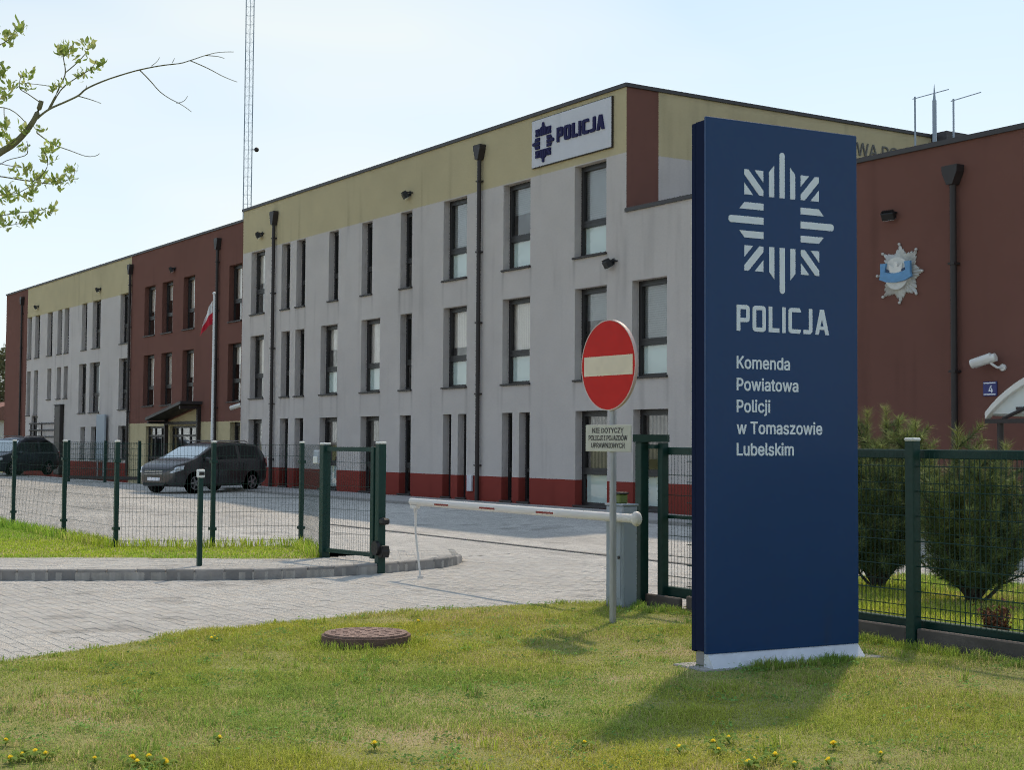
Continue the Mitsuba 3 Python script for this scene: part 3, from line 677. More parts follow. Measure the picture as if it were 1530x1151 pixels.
def glyph_policja(cap, width, s_=0.165):
    """square rounded capitals from strokes"""
    w = 0.60
    def ring(x0, x1, z0, z1, r=0.15): return sbox(x0 + r, z0 + r, x1 - r, z1 - r).buffer(r).difference(sbox(x0 + r, z0 + r, x1 - r, z1 - r).buffer(r - s_) if r > s_ else sbox(x0 + s_, z0 + s_, x1 - s_, z1 - s_))
    gl = [(shapely.union_all([sbox(0, 0, s_, 1), ring(0, w, 0.34, 1)]), w), (ring(0, w + .02, 0, 1), w + .02), (shapely.union_all([sbox(0, 0, s_, 1), sbox(0, 0, 0.5, s_)]), 0.5), (sbox(0, 0, s_, 1), s_),
          (ring(0, w, 0, 1).difference(sbox(w - s_ - 0.02, 0.30, 1, 0.70)).difference(sbox(w - s_, s_, 1, 1 - s_)).union(sbox(0.2, 0, w - 0.05, s_)).union(sbox(0.2, 1 - s_, w - 0.05, 1)), w - .02),
          (shapely.union_all([sbox(0.27, 0.15, 0.27 + s_, 1), ring(-0.35, 0.27 + s_, 0, 0.6).intersection(sbox(0, 0, 1, 0.3))]), 0.27 + s_),
          (shapely.union_all([Polygon([(0, 0), (s_ * 1.05, 0), (0.33 + s_ * .62, 1), (0.33 - s_ * .62 + .02, 1)]), Polygon([(0.68, 0), (0.68 - s_ * 1.05, 0), (0.33 - s_ * .62, 1), (0.33 + s_ * .62, 1)]), sbox(0.14, 0.2, 0.54, 0.2 + s_ * .8)]), 0.68)]
    x, out = 0, []
    for p_, w_ in gl:
        out.append(affinity.translate(p_, x, 0)); x += w_ + 0.135
    u = shapely.union_all([MultiPolygon([q]) if q.geom_type == 'Polygon' else q for q in out])
    return affinity.scale(u, width / (x - 0.135), cap, origin=(0, 0))


k = thing('wall_sign', 'white wall sign with dark blue star emblem and lettering under the roof edge', 'sign')
scene[k + '__panel'] = mikit.ply(rbox(-31.36, -27.98, Y0 - 0.07, Y0 - 0.003, 8.59, 9.78, 0.006), 'panel_white')
scene[k + '__rim'] = mikit.ply(cat([box(-31.375, -27.965, Y0 - 0.06, Y0 - 0.004, 8.575, 8.588), box(-31.375, -27.965, Y0 - 0.06, Y0 - 0.004, 9.782, 9.795), box(-27.978, -27.965, Y0 - 0.0595, Y0 - 0.0045, 8.589, 9.781)]), 'dark_metal')
scene[k + '__emblem'] = mikit.ply(stand(extr(star(1.02, 1.7), 0.04), -30.81, Y0 - 0.068, 9.17), 'navy_letters')
scene[k + '__lettering'] = mikit.ply(stand(extr(glyph_policja(0.36, 1.98, 0.215), 0.04), -30.2, Y0 - 0.068, 9.06), 'navy_letters')

# star badge on the brown wall
k = thing('police_badge', 'silver eight pointed star badge with blue ribbon on the brown wall', 'badge')
rays = []
for i in range(8):
    a = i * math.pi / 4; L = 0.54 if i % 2 == 0 else 0.57
    for j, (da, l) in enumerate([(0, L), (-0.15, L * 0.86), (0.15, L * 0.86), (0.29, L * 0.76), (-0.29, L * 0.76)]):
        t = a + da; c_, s_ = math.cos(t), math.sin(t); w_ = 0.062
        base = np.array([(-s_ * w_, c_ * w_), (s_ * w_, -c_ * w_)]); 
        p = np.array([(base[0][0] + c_ * .1, base[0][1] + s_ * .1, 0.0), (base[1][0] + c_ * .1, base[1][1] + s_ * .1, 0.0), (base[1][0] * .6 + c_ * l * .9, base[1][1] * .6 + s_ * l * .9, 0.0), (c_ * l, s_ * l, 0.0), (base[0][0] * .6 + c_ * l * .9, base[0][1] * .6 + s_ * l * .9, 0.0), (c_ * .1, s_ * .1, 0.075), (c_ * l * .92, s_ * l * .92, 0.045)])
        rays.append(trimesh.convex.convex_hull(p))
        if j == 0:
            ball = trimesh.creation.icosphere(1, 0.03); ball.apply_translation((c_ * L, s_ * L, 0.03)); rays.append(ball)
def bd(m, z=0): return stand(m, -19.11, Y0 - 0.012 - z, 4.77)
scene[k + '__star'] = mikit.ply(bd(cat(rays)), 'silver_relief', smooth=25)
disc = trimesh.creation.cylinder(0.30, 0.11, sections=32); scene[k + '__centre'] = mikit.ply(bd(disc, 0.055), 'silver_relief')
rb = shapely.union_all([LineString([(-0.36, -0.01), (-0.2, -0.065), (0.0, -0.085), (0.2, -0.065), (0.36, -0.01)]).buffer(0.085, cap_style=2), Polygon([(-0.36, 0.0), (-0.36, 0.2), (-0.22, 0.2), (-0.26, 0.0)]), Polygon([(0.36, 0.0), (0.36, 0.2), (0.22, 0.2), (0.26, 0.0)])])
scene[k + '__ribbon'] = mikit.ply(bd(extr(rb, 0.05), 0.10), 'ribbon_blue')
for sx in (-1, 1): put('ribbon_fold', mikit.ply(bd(extr(Polygon([(sx * 0.24, 0.10), (sx * 0.14, 0.06), (sx * 0.15, -0.01), (sx * 0.20, -0.03)]), 0.02), 0.118), 'ribbon_dark'), k)
eg = shapely.union_all([Point(0, 0.16).buffer(0.05), Polygon([(-0.05, 0.12), (0.05, 0.12), (0.04, -0.02), (0, -0.06), (-0.04, -0.02)]), Polygon([(-0.04, 0.10), (-0.16, 0.17), (-0.15, 0.03), (-0.05, 0.0)]), Polygon([(0.04, 0.10), (0.16, 0.17), (0.15, 0.03), (0.05, 0.0)])])
scene[k + '__eagle'] = mikit.ply(bd(extr(eg, 0.03), 0.105), 'camera_white')

k = thing('security_camera', 'white bullet camera on the brown wall above the house number', 'camera')
ax = np.array([-0.95, -0.28, -0.30]); ax /= np.linalg.norm(ax); c0 = np.array([-17.05, Y0 - 0.2, 3.07])
scene[k + '__housing'] = mikit.ply(cat([cyl(c0 - ax * 0.20, c0 + ax * 0.18, 0.072, 16)]), 'camera_white', smooth=40)
scene[k + '__hood'] = mikit.ply(tube([c0 - ax * 0.12 + [0, 0, .02], c0 + ax * 0.25 + [0, 0, .02]], 0.082, 14), 'camera_white', smooth=40)
scene[k + '__lens'] = mikit.ply(cyl(c0 + ax * 0.18, c0 + ax * 0.256, 0.05, 14), 'black_plastic', smooth=40)
scene[k + '__bracket'] = mikit.ply(cat([tube([c0 - ax * 0.1 - [0, 0, .07], [-16.85, Y0 - 0.14, 2.95], [-16.82, Y0 - 0.02, 2.95]], 0.022, 8), cyl((-16.82, Y0 - 0.04, 2.95), (-16.82, Y0 - 0.003, 2.95), 0.06, 14)]), 'camera_white', smooth=40)
k = thing('security_camera', 'small white camera on the corner of the grey block near the flagpole', 'camera')
scene[k + '__housing'] = mikit.ply(cyl((-51.0, 20.6, 2.82), (-50.62, 20.85, 2.95), 0.08, 12), 'camera_white', smooth=40)
scene[k + '__bracket'] = mikit.ply(tube([(-50.75, 20.8, 2.86), (-50.45, 20.85, 2.9), (-50.36, 20.9, 2.9)], 0.025, 8), 'camera_white', smooth=40)

k = thing('house_number_plate', 'small dark blue house number plate with white 4', 'sign')
scene[k + '__plate'] = mikit.ply(rbox(-17.24, -16.95, Y0 - 0.03, Y0 - 0.003, 2.47, 2.72, 0.006), 'plate_blue')
n4 = up_text('4', 0.12, 0.006, 1.0, True)
scene[k + '__numeral'] = mikit.ply(stand(n4, -17.13, Y0 - 0.028, 2.53), 'print_white')
for z in (2.49, 2.685): put('border', mikit.ply(box(-17.22, -16.97, Y0 - 0.037, Y0 - 0.028, z, z + 0.02), 'print_white'), k)

# arched entrance canopy at the right edge
k = thing('arched_canopy', 'white arched glazed canopy over the entrance at the right edge', 'canopy')
th = np.linspace(math.radians(146), math.radians(34), 25); Rc = 2.55; cx, cz = -13.55, 1.06
arc = np.column_stack([cx + Rc * np.cos(th), cz + Rc * np.sin(th) * 0.72])
def vault(y0, y1, t0, t1):
    m = []
    for i in range(len(arc) - 1):
        (xa, za), (xb, zb) = arc[i], arc[i + 1]
        m.append(trimesh.convex.convex_hull(np.array([(x, y, z + t) for x, z in ((xa, za), (xb, zb)) for y in (y0, y1) for t in (t0, t1)])))
    return cat(m)
scene[k + '__edge'] = mikit.ply(vault(18.85, 18.97, -0.05, 0.055), 'canopy_white')
scene[k + '__edge_001'] = mikit.ply(vault(20.55, 20.67, -0.05, 0.055), 'canopy_white')
scene[k + '__glazing'] = mikit.ply(vault(18.97, 20.55, 0.0, 0.012), 'canopy_sheet')
zz0 = arc[0][1]
tym = Polygon([(x, z) for x, z in arc]).buffer(-0.03)
scene[k + '__end_panel'] = mikit.ply(stand(extr(tym, 0.02), 0, 18.95, 0), 'canopy_sheet')
scene[k + '__strut'] = mikit.ply(cat([box(arc[0][0] - .02, arc[-1][0] + .02, 18.87, 18.97, zz0 - 0.12, zz0 - 0.052), tube([(-15.35, 18.89, zz0 - .05), (-14.6, 18.89, 2.32)], 0.028, 6), box(-15.1, -12.0, 18.88, 18.925, 2.17, 2.215), tube([(-13.5, 18.89, zz0), (-13.5, 18.89, 2.88)], 0.028, 6)]), 'dark_metal')
for x in (-15.45, -11.65): put('post', mikit.ply(cyl((x, 18.95, -0.05), (x, 18.95, zz0 - 0.1), 0.05, 12), 'dark_metal', smooth=40), k)

# ------------------------------------------------------------------ things on and behind the roofs
for i, (x, z0, z1, lab, arm) in enumerate([(-26.77, 6.6, 10.72, 'thin roof antenna pole with a long cross arm, leftmost of three', (1.15, 10.68)), (-26.12, 6.6, 10.5, 'thick middle roof antenna pole with a pointed tip', None), (-25.5, 6.6, 10.42, 'roof antenna pole with a cross arm, rightmost of three', (0.9, 10.38))]):
    k = thing('roof_antenna', lab, 'antenna', 'antennas on the roof')
    y = 29.6
    scene[k + '__pole'] = mikit.ply(cyl((x, y, z0), (x, y, z1), 0.024 if arm else 0.055, 8), 'mast_paint', smooth=40)
    if arm: scene[k + '__arm'] = mikit.ply(cyl((x - 0.1, y + 0.02, arm[1]), (x + arm[0] * 0.72, y + arm[0] * 0.3, arm[1] + 0.12), 0.012, 6), 'mast_paint')
    else: scene[k + '__tip'] = mikit.ply(cyl((x, y, z1), (x, y, z1 + 0.42), 0.04, 8, 0.004), 'mast_paint')
k = thing('lattice_mast', 'tall slender pale lattice radio mast rising behind the roof', 'mast')
mc = np.array([-78.98, 32.70]) * 1.16; mr = np.array([0.54, 0.8416]); mf = np.array([-0.84, 0.54])
legs = [mc - mr * 0.25, mc + mr * 0.27, mc + mf * 0.42 - mr * 0.05]
scene[k + '__leg'] = mikit.ply(cyl((*legs[0], 0), (*legs[0], 42), 0.036, 7), 'mast_paint', smooth=40)
scene[k + '__leg_001'] = mikit.ply(cyl((*legs[1], 0), (*legs[1], 42), 0.036, 7), 'mast_paint', smooth=40)
scene[k + '__leg_002'] = mikit.ply(cyl((*legs[2], 0), (*legs[2], 42), 0.022, 7), 'mast_paint', smooth=40)
rg, dg = [], []
for i, z in enumerate(np.arange(0.5, 42, 0.6)):
    for a in range(3):
        p, q = legs[a], legs[(a + 1) % 3]
        rg.append(cyl((*p, z), (*q, z), 0.008, 5))
        dg.append(cyl((*(p if i % 2 else q), z), (*(q if i % 2 else p), z + 0.6), 0.0045, 4))
scene[k + '__rung'] = mikit.ply(cat(rg), 'mast_paint'); labels[k + '__rung'] = {'kind': 'stuff'}
scene[k + '__brace'] = mikit.ply(cat(dg), 'mast_paint'); labels[k + '__brace'] = {'kind': 'stuff'}
bp = legs[1] + mr * 0.30
scene[k + '__dish'] = mikit.ply(cat([trimesh.creation.icosphere(2, 0.16).apply_translation((*bp, 20.9)), cyl((*legs[1], 20.9), (*bp, 20.9), 0.03, 6)]), 'dark_metal', smooth=60)

k = thing('flagpole', 'white flagpole standing in front of the far brown wall', 'flagpole')
fp = np.array([-49.45, 19.3])
scene[k + '__pole'] = mikit.ply(cyl((*fp, 0), (*fp, 6.75), 0.055, 12, 0.035), 'pole_white', smooth=40)
scene[k + '__finial'] = mikit.ply(trimesh.creation.icosphere(2, 0.06).apply_translation((*fp, 6.8)), 'pole_white', smooth=60)
k = thing('flag', 'white and red flag drooping from the flagpole', 'flag')
for nm, b0, b1, bs in (('white_half', 0, 0.42, 'flag_white'), ('red_half', 0.42, 0.84, 'flag_red')):
    A_, B_ = np.meshgrid(np.linspace(0, 1.2, 22), np.linspace(b0, b1, 8), indexing='ij')
    out = 0.06 + 0.30 * A_ * (0.75 + 0.5 * B_); dn = 0.55 * A_ ** 1.25 + B_ * (1 - 0.25 * A_)
    wv = 0.06 * np.sin(A_ * 9 + B_ * 2.5)
    X = fp[0] - mr[0] * out + mf[0] * wv; Yy = fp[1] - mr[1] * out + mf[1] * wv; Z = 6.55 - dn
    n0, n1 = A_.shape; idx = np.arange(n0 * n1).reshape(n0, n1)
    q = np.stack([idx[:-1, :-1], idx[1:, :-1], idx[1:, 1:], idx[:-1, 1:]], -1).reshape(-1, 4)
    scene[f'{k}__{nm}'] = mikit.ply((np.column_stack([X.ravel(), Yy.ravel(), Z.ravel()]), q), bs, smooth=True)

# ------------------------------------------------------------------ the blue pylon
TA, TB = np.array([-8.21, 6.93]), np.array([-8.10, 8.31])
td = (TB - TA) / np.linalg.norm(TB - TA); tn_ = np.array([td[1], -td[0]])        # along the face, out of the face


def on_face(mesh, off):
    """from (s, z, out) to the world"""
    m = mesh.copy(); v = np.array(m.vertices)
    xy = TA + v[:, :1] * td + (v[:, 2:3] + off) * tn_
    m.vertices = np.column_stack([xy, v[:, 1]]); return m


k = thing('sign_pylon', 'tall dark blue pylon sign with pale star emblem and white lettering', 'sign')
W_ = 1.387
scene[k + '__front_panel'] = mikit.ply(on_face(rbox(-0.015, W_, 0.115, 3.972, -0.03, 0.0, 0.004), 0), 'blue_panel')
scene[k + '__body'] = mikit.ply(on_face(rbox(-0.011, W_ - 0.004, 0.13, 3.95, -0.14, -0.0305, 0.003), 0), 'navy_side')
scene[k + '__back_panel'] = mikit.ply(on_face(rbox(-0.013, W_ - 0.006, 0.12, 3.945, -0.185, -0.1405, 0.004), 0), 'navy_side')
scene[k + '__emblem'] = mikit.ply(on_face(extr(star(1.052), 0.004).apply_translation((0.668, 3.245, 0)), -0.001), 'white_film')
scene[k + '__lettering'] = mikit.ply(on_face(extr(glyph_policja(0.190, 0.855), 0.004).apply_translation((0.252, 2.430, 0)), -0.001), 'white_film')
ref = up_text('w Tomaszowie', 0.0865, 0.004); sx = 0.783 / (ref.bounds[1][0] - ref.bounds[0][0])
for txt, z in (('Komenda', 2.158), ('Powiatowa', 1.999), ('Policji', 1.841), ('w Tomaszowie', 1.684), ('Lubelskim', 1.528)):
    t = up_text(txt, 0.0865, 0.004, sx, True); t.apply_translation((0.252 - t.bounds[0][0], z, 0))
    put('lettering_line', mikit.ply(on_face(t, -0.001), 'white_film'), k)
skirt = trimesh.convex.convex_hull(np.array([(s, z, o) for (s0, s1, z, o0, o1) in ((0.005, W_ - 0.005, 0.117, -0.05, -0.012), (0.0, W_ + 0.01, -0.02, -0.05, 0.10)) for s in (s0, s1) for o in (o0, o1)]))
scene[k + '__base_plate'] = mikit.ply(on_face(skirt, 0), 'base_steel')
ft = cat([rbox(0.01, W_ - 0.01, -0.25, 0.128, -0.165, -0.055, 0.006), rbox(-0.10, W_ + 0.16, -0.25, 0.02, -0.30, 0.10, 0.01)])
scene[k + '__footing'] = mikit.ply(on_face(ft, 0), 'concrete')

# ------------------------------------------------------------------ no entry sign
k = thing('no_entry_sign', 'round red no entry sign with cream bar on a grey pole', 'traffic sign')
sx0, sy0 = -10.765, 7.93
scene[k + '__pole'] = mikit.ply(cyl((sx0 + 0.01, sy0 + 0.05, -0.1), (sx0, sy0 + 0.05, 2.62), 0.031, 16), 'galvanised', smooth=40)
scene[k + '__pole_cap'] = mikit.ply(cyl((sx0, sy0 + 0.05, 2.62), (sx0, sy0 + 0.05, 2.64), 0.033, 16), 'black_plastic')
dsk = stand(trimesh.creation.cylinder(0.40, 0.012, sections=64), sx0, sy0, 2.31)
scene[k + '__disc'] = mikit.ply(dsk, 'sign_red', smooth=40)
ring = Point(0, 0).buffer(0.408, 32).difference(Point(0, 0).buffer(0.399, 32))
scene[k + '__rim'] = mikit.ply(stand(extr(ring, 0.03), sx0, sy0 + 0.022, 2.31), 'sign_rim', smooth=40)
bar_ = sbox(-0.365, -0.088, 0.365, 0.088)
scene[k + '__bar'] = mikit.ply(stand(extr(bar_, 0.003), sx0, sy0 - 0.0055, 2.305), 'sign_cream')
scene[k + '__clamp'] = mikit.ply(cat([box(sx0 - 0.05, sx0 + 0.05, sy0 + 0.008, sy0 + 0.085, z, z + 0.03) for z in (2.16, 2.44)]), 'galvanised')
k = thing('supplementary_plate', 'small weathered cream plate with three lines of black lettering under the red sign', 'sign')
scene[k + '__plate'] = mikit.ply(rbox(sx0 - 0.34, sx0 + 0.34, sy0 - 0.006, sy0 + 0.006, 1.535, 1.775, 0.003), 'plate_face')
for txt, z, w_ in (('NIE DOTYCZY', 1.702, 0.47), ('POLICJI I POJAZDÓW', 1.635, 0.58), ('UPRAWNIONYCH', 1.568, 0.50)):
    t = meshkit.text_mesh(txt, 0.044, 0.003, True); t.apply_translation((-t.bounds[0][0], 0, 0)); t.apply_scale((w_ / t.bounds[1][0], 1, 1)); t.apply_translation((-w_ / 2, 0, 0))
    put('lettering', mikit.ply(stand(t, sx0, sy0 - 0.0055, z), 'black_print'), k)
scene[k + '__clamp'] = mikit.ply(cat([box(sx0 - 0.05, sx0 + 0.05, sy0 + 0.007, sy0 + 0.083, z, z + 0.025) for z in (1.59, 1.70)]), 'galvanised')

# ------------------------------------------------------------------ barrier
k = thing('boom_barrier', 'grey barrier cabinet with a long white boom lowered across the driveway', 'barrier')
scene[k + '__cabinet'] = mikit.ply(rbox(-11.93, -11.65, 8.76, 8.94, 0.0, 1.0, 0.012), 'cabinet_paint')
scene[k + '__cabinet_lid'] = mikit.ply(rbox(-11.94, -11.64, 8.75, 8.95, 1.0005, 1.02, 0.006), 'cabinet_paint')
scene[k + '__door'] = mikit.ply(rbox(-11.905, -11.675, 8.752, 8.7605, 0.10, 0.93, 0.003), 'cabinet_paint')
scene[k + '__lock'] = mikit.ply(cat([cyl((-11.70, 8.7525, 0.5), (-11.70, 8.744, 0.5), 0.018, 10)]), 'black_plastic')
scene[k + '__rating_plate'] = mikit.ply(rbox(-11.86, -11.76, 8.7485, 8.7525, 0.52, 0.57, 0.001), 'plate_face')
by = 8.66
boom = cyl((-11.35, by, 0.895), (-15.73, by, 0.90), 0.043, 18)
v = np.array(boom.vertices); v[:, 1] = by + (v[:, 1] - by) * 0.75; boom.vertices = v
scene[k + '__boom'] = mikit.ply(boom, 'boom_white', smooth=50)
for i, x in enumerate((-14.95, -13.95, -12.82)):
    q = cyl((x - 0.16, by, 0.8925), (x + 0.16, by, 0.8955), 0.0445, 18); v = np.array(q.vertices); v[:, 1] = by + (v[:, 1] - by) * 0.76
    v[:, 2] = 0.8955 + np.clip(v[:, 2] - 0.8955, -0.016, 0.006); q.vertices = v
    put('reflector', mikit.ply(q, 'reflector_red', smooth=50), k)
scene[k + '__hub'] = mikit.ply(cyl((-11.78, by - 0.02, 0.895), (-11.78, 8.77, 0.895), 0.035, 20), 'cabinet_paint', smooth=40)
scene[k + '__counterweight'] = mikit.ply(trimesh.creation.icosphere(3, 0.06).apply_scale((1, 0.8, 1.2)).apply_translation((-11.30, by, 0.895)), 'boom_white', smooth=40)
scene[k + '__drop_rod'] = mikit.ply(cat([tube([(-15.64, by, 0.86), (-15.60, by, 0.5), (-15.50, by + 0.01, 0.02)], 0.013, 8), tube([(-15.58, by, 0.86), (-15.595, by, 0.55)], 0.006, 6), box(-15.70, -15.56, by - 0.03, by + 0.03, 0.82, 0.86), box(-15.52, -15.48, by - 0.02, by + 0.04, 0.0, 0.03)]), 'boom_white')
scene[k + '__beacon'] = mikit.ply(rbox(-11.85, -11.75, 8.80, 8.90, 1.02, 1.11, 0.01), 'beacon_lens')
scene[k + '__beacon_cap'] = mikit.ply(rbox(-11.86, -11.74, 8.79, 8.91, 1.1105, 1.13, 0.008), 'black_plastic')
k = thing('photocell_post', 'short slim green post with a white cap beside the kerb', 'post')
px, py = -17.05, 6.52
scene[k + '__post'] = mikit.ply(rbox(px - 0.028, px + 0.028, py - 0.028, py + 0.028, 0.1, 1.22, 0.006), 'green_paint')
scene[k + '__reader'] = mikit.ply(rbox(px - 0.036, px + 0.04, py - 0.042, py + 0.042, 1.17, 1.27, 0.010), 'cap_plastic')
scene[k + '__reader_face'] = mikit.ply(box(px + 0.0395, px + 0.0425, py - 0.035, py + 0.035, 1.20, 1.24), 'black_plastic')


# ------------------------------------------------------------------ fences
def wires(p0, p1, z0, z1, dv=0.05, hz=None, r=0.0026, twin=False, skip=0.03):
    p0, p1 = np.asarray(p0, float), np.asarray(p1, float); L = np.linalg.norm(p1 - p0); d = (p1 - p0) / L; nrm = np.array([-d[1], d[0]]) * 0.007
    out = []
    for s_ in np.arange(skip, L - skip, dv):
        q = p0 + d * s_; out.append(cyl((*q, z0), (*q, z1), r, 4))
    for z in hz:
        for sg in ((-1, 1) if twin else (1,)):
            a, b = p0 + nrm * sg, p1 + nrm * sg
            out.append(cyl((*a, z), (*b, z), r * 1.35, 5))
    return cat(out)


def post(p, z0, z1, s_=0.03):
    return rbox(p[0] - s_, p[0] + s_, p[1] - s_, p[1] + s_, z0, z1, 0.006)


def cap(p, z, s_=0.034):
    return rbox(p[0] - s_, p[0] + s_, p[1] - s_, p[1] + s_, z, z + 0.03, 0.01)


k = thing('mesh_fence', 'green wire mesh fence with capped posts along the left lawn', 'fence')
lp = [(-42.4, 6.75), (-39.8, 6.74), (-37.2, 6.73), (-34.5, 6.72), (-31.8, 6.71), (-29.2, 6.70), (-26.35, 6.70), (-23.25, 6.68), (-20.73, 6.69), (-20.11, 7.88), (-19.80, 9.10), (-17.66, 8.44)]
hzs = [0.2, 0.4, 0.6, 0.8, 1.0, 1.2, 1.4, 1.56]
for i, p in enumerate(lp[:-1]):
    put('post', mikit.ply(post(p, 0.0, 1.585), 'green_paint'), k)
    put('post_cap', mikit.ply(cap(p, 1.585), 'cap_plastic'), k)
for i in range(len(lp) - 1):
    put('mesh_panel', mikit.ply(wires(lp[i], lp[i + 1], 0.16, 1.57, hz=hzs, r=0.0021 if 8 <= i < 10 else 0.0016), 'green_paint'), k, stuff=True)
for i, p in enumerate(lp[:-1]):
    put('clip', mikit.ply(cat([box(p[0] - 0.045, p[0] + 0.045, p[1] - 0.045, p[1] + 0.045, z, z + 0.04) for z in (0.35, 1.3)]), 'green_paint'), k)
k = thing('side_gate', 'narrow green framed mesh gate section with thick posts beside the driveway', 'gate')
ga, gb = np.array([-17.60, 8.42]), np.array([-16.36, 8.58]); gd = (gb - ga) / np.linalg.norm(gb - ga)
put('post', mikit.ply(post(ga, 0.0, 1.57, 0.055), 'green_paint'), k); put('post_cap', mikit.ply(cap(ga, 1.57, 0.058), 'cap_plastic'), k)
put('post', mikit.ply(post(gb, 0.0, 1.585, 0.05), 'green_paint'), k); put('post_cap', mikit.ply(cap(gb, 1.585, 0.053), 'cap_plastic'), k)
gi = gb - gd * 0.13
put('post', mikit.ply(post(gi, 0.17, 1.55, 0.04), 'green_paint'), k)
def rail(a, b, z0, z1, w=0.025):
    a, b = np.asarray(a), np.asarray(b); d = (b - a) / np.linalg.norm(b - a); n_ = np.array([-d[1], d[0]]) * w
    return trimesh.convex.convex_hull(np.array([(*(p + sg * n_), z) for p in (a, b) for sg in (-1, 1) for z in (z0, z1)]))
put('rail', mikit.ply(rail(ga + gd * .05, gi, 1.49, 1.545), 'green_paint'), k); put('rail', mikit.ply(rail(ga + gd * .05, gi, 0.19, 0.24), 'green_paint'), k)
put('mesh_panel', mikit.ply(wires(ga + gd * .05, gi, 0.22, 1.5, hz=[.45, .75, 1.05, 1.35], r=0.0017), 'green_paint'), k, stuff=True)
put('latch', mikit.ply(cat([rbox(gb[0] + 0.045, gb[0] + 0.17, gb[1] - 0.05, gb[1] + 0.05, 0.60, 0.68, 0.02)]), 'black_plastic'), k)
put('roller', mikit.ply(cat([cyl((gb[0] + 0.09, gb[1] - 0.05, 0.27), (gb[0] + 0.09, gb[1] + 0.05, 0.27), 0.075, 14), cyl((gb[0] + 0.02, gb[1] - 0.09, 0.31), (gb[0] + 0.02, gb[1] - 0.05, 0.31), 0.09, 14), box(gb[0] + .04, gb[0] + .16, gb[1] - .04, gb[1] + .04, 0.2, 0.34)]), 'black_plastic', smooth=40), k)
k = thing('control_box', 'small pale blue control box hung on the left gate post', 'box')
scene[k + '__case'] = mikit.ply(rbox(-17.84, -17.67, 8.36, 8.44, 1.32, 1.50, 0.012), 'board_blue'); scene[k + '__cover'] = mikit.ply(rbox(-17.82, -17.69, 8.345, 8.3595, 1.33, 1.42, 0.005), 'cap_plastic')

# right fence on its plinth, with the portal of the sliding gate
k = thing('mesh_fence', 'green wire mesh fence on a dark concrete plinth behind the pylon', 'fence')
rp = [(-11.25, 9.20), (-8.37, 9.20), (-5.87, 9.20), (-3.37, 9.2)]
for p in rp[1:]: put('post', mikit.ply(post(p, 0.0, 1.64, 0.045), 'green_paint'), k); put('post_cap', mikit.ply(cap(p, 1.64, 0.05), 'cap_plastic'), k)
for i in range(3):
    put('mesh_panel', mikit.ply(wires((rp[i][0] + .045, 9.2), (rp[i + 1][0] - .045, 9.2), 0.2, 1.55, hz=list(np.arange(0.24, 1.56, 0.2)), twin=True, r=0.0028), 'green_paint'), k, stuff=True)
    put('plinth_board', mikit.ply(rbox(rp[i][0] + .05, rp[i + 1][0] - .05, 9.175, 9.225, -0.15, 0.15, 0.01), 'dark_concrete'), k)
put('plinth_board', mikit.ply(rbox(-11.85, -11.3, 9.175, 9.225, -0.15, 0.12, 0.01), 'dark_concrete'), k)
k = thing('sliding_gate', 'opened green sliding mesh gate leaf standing behind the right fence', 'gate')
gy = 9.34
put('rail', mikit.ply(rbox(-11.75, -4.0, gy - 0.03, gy + 0.03, 1.50, 1.575, 0.006), 'green_paint'), k); put('rail', mikit.ply(rbox(-11.75, -4.0, gy - 0.04, gy + 0.04, 0.10, 0.20, 0.006), 'green_paint'), k)
put('rail', mikit.ply(rbox(-11.75, -9.6, gy - 0.018, gy + 0.018, 0.87, 0.905, 0.004), 'green_paint'), k)
for x in (-11.72, -9.9, -6.0, -4.03): put('stile', mikit.ply(rbox(x - 0.02, x + 0.02, gy - 0.02, gy + 0.02, 0.2, 1.5, 0.004), 'green_paint'), k)
put('mesh_panel', mikit.ply(wires((-11.7, gy), (-4.05, gy), 0.2, 1.5, hz=list(np.arange(0.3, 1.5, 0.2)), r=0.0027), 'green_paint'), k, stuff=True)
k = thing('gate_portal', 'dark green gate guide portal with twin posts behind the barrier cabinet', 'gate post')
put('post', mikit.ply(post((-11.88, 9.17), 0, 1.624, 0.05), 'green_paint'), k); put('post', mikit.ply(post((-11.68, 9.28), 0, 1.62, 0.04), 'green_paint'), k)
put('header', mikit.ply(rail((-11.92, 9.10), (-11.645, 9.32), 1.625, 1.70, 0.05), 'green_paint'), k)
put('guide_plate', mikit.ply(rbox(-11.80, -11.70, 9.18, 9.3, 1.56, 1.60, 0.004), 'green_paint'), k)
k = thing('low_fence', 'thin dark green mesh fence in front of the far wing', 'fence')
fpz = [(-58.85, 17.05), (-57.4, 18.05), (-56.1, 18.97)]
for p in fpz: put('post', mikit.ply(post(p, -0.05, 1.62, 0.05), 'green_paint'), k)
for i in range(2):
    put('mesh_panel', mikit.ply(wires(fpz[i], fpz[i + 1], 0.1, 1.55, hz=[.1, .5, .9, 1.3, 1.55], dv=0.1, r=0.006), 'green_paint'), k, stuff=True)
    put('rail', mikit.ply(rail(fpz[i], fpz[i + 1], 0.12, 0.24), 'dark_metal'), k)

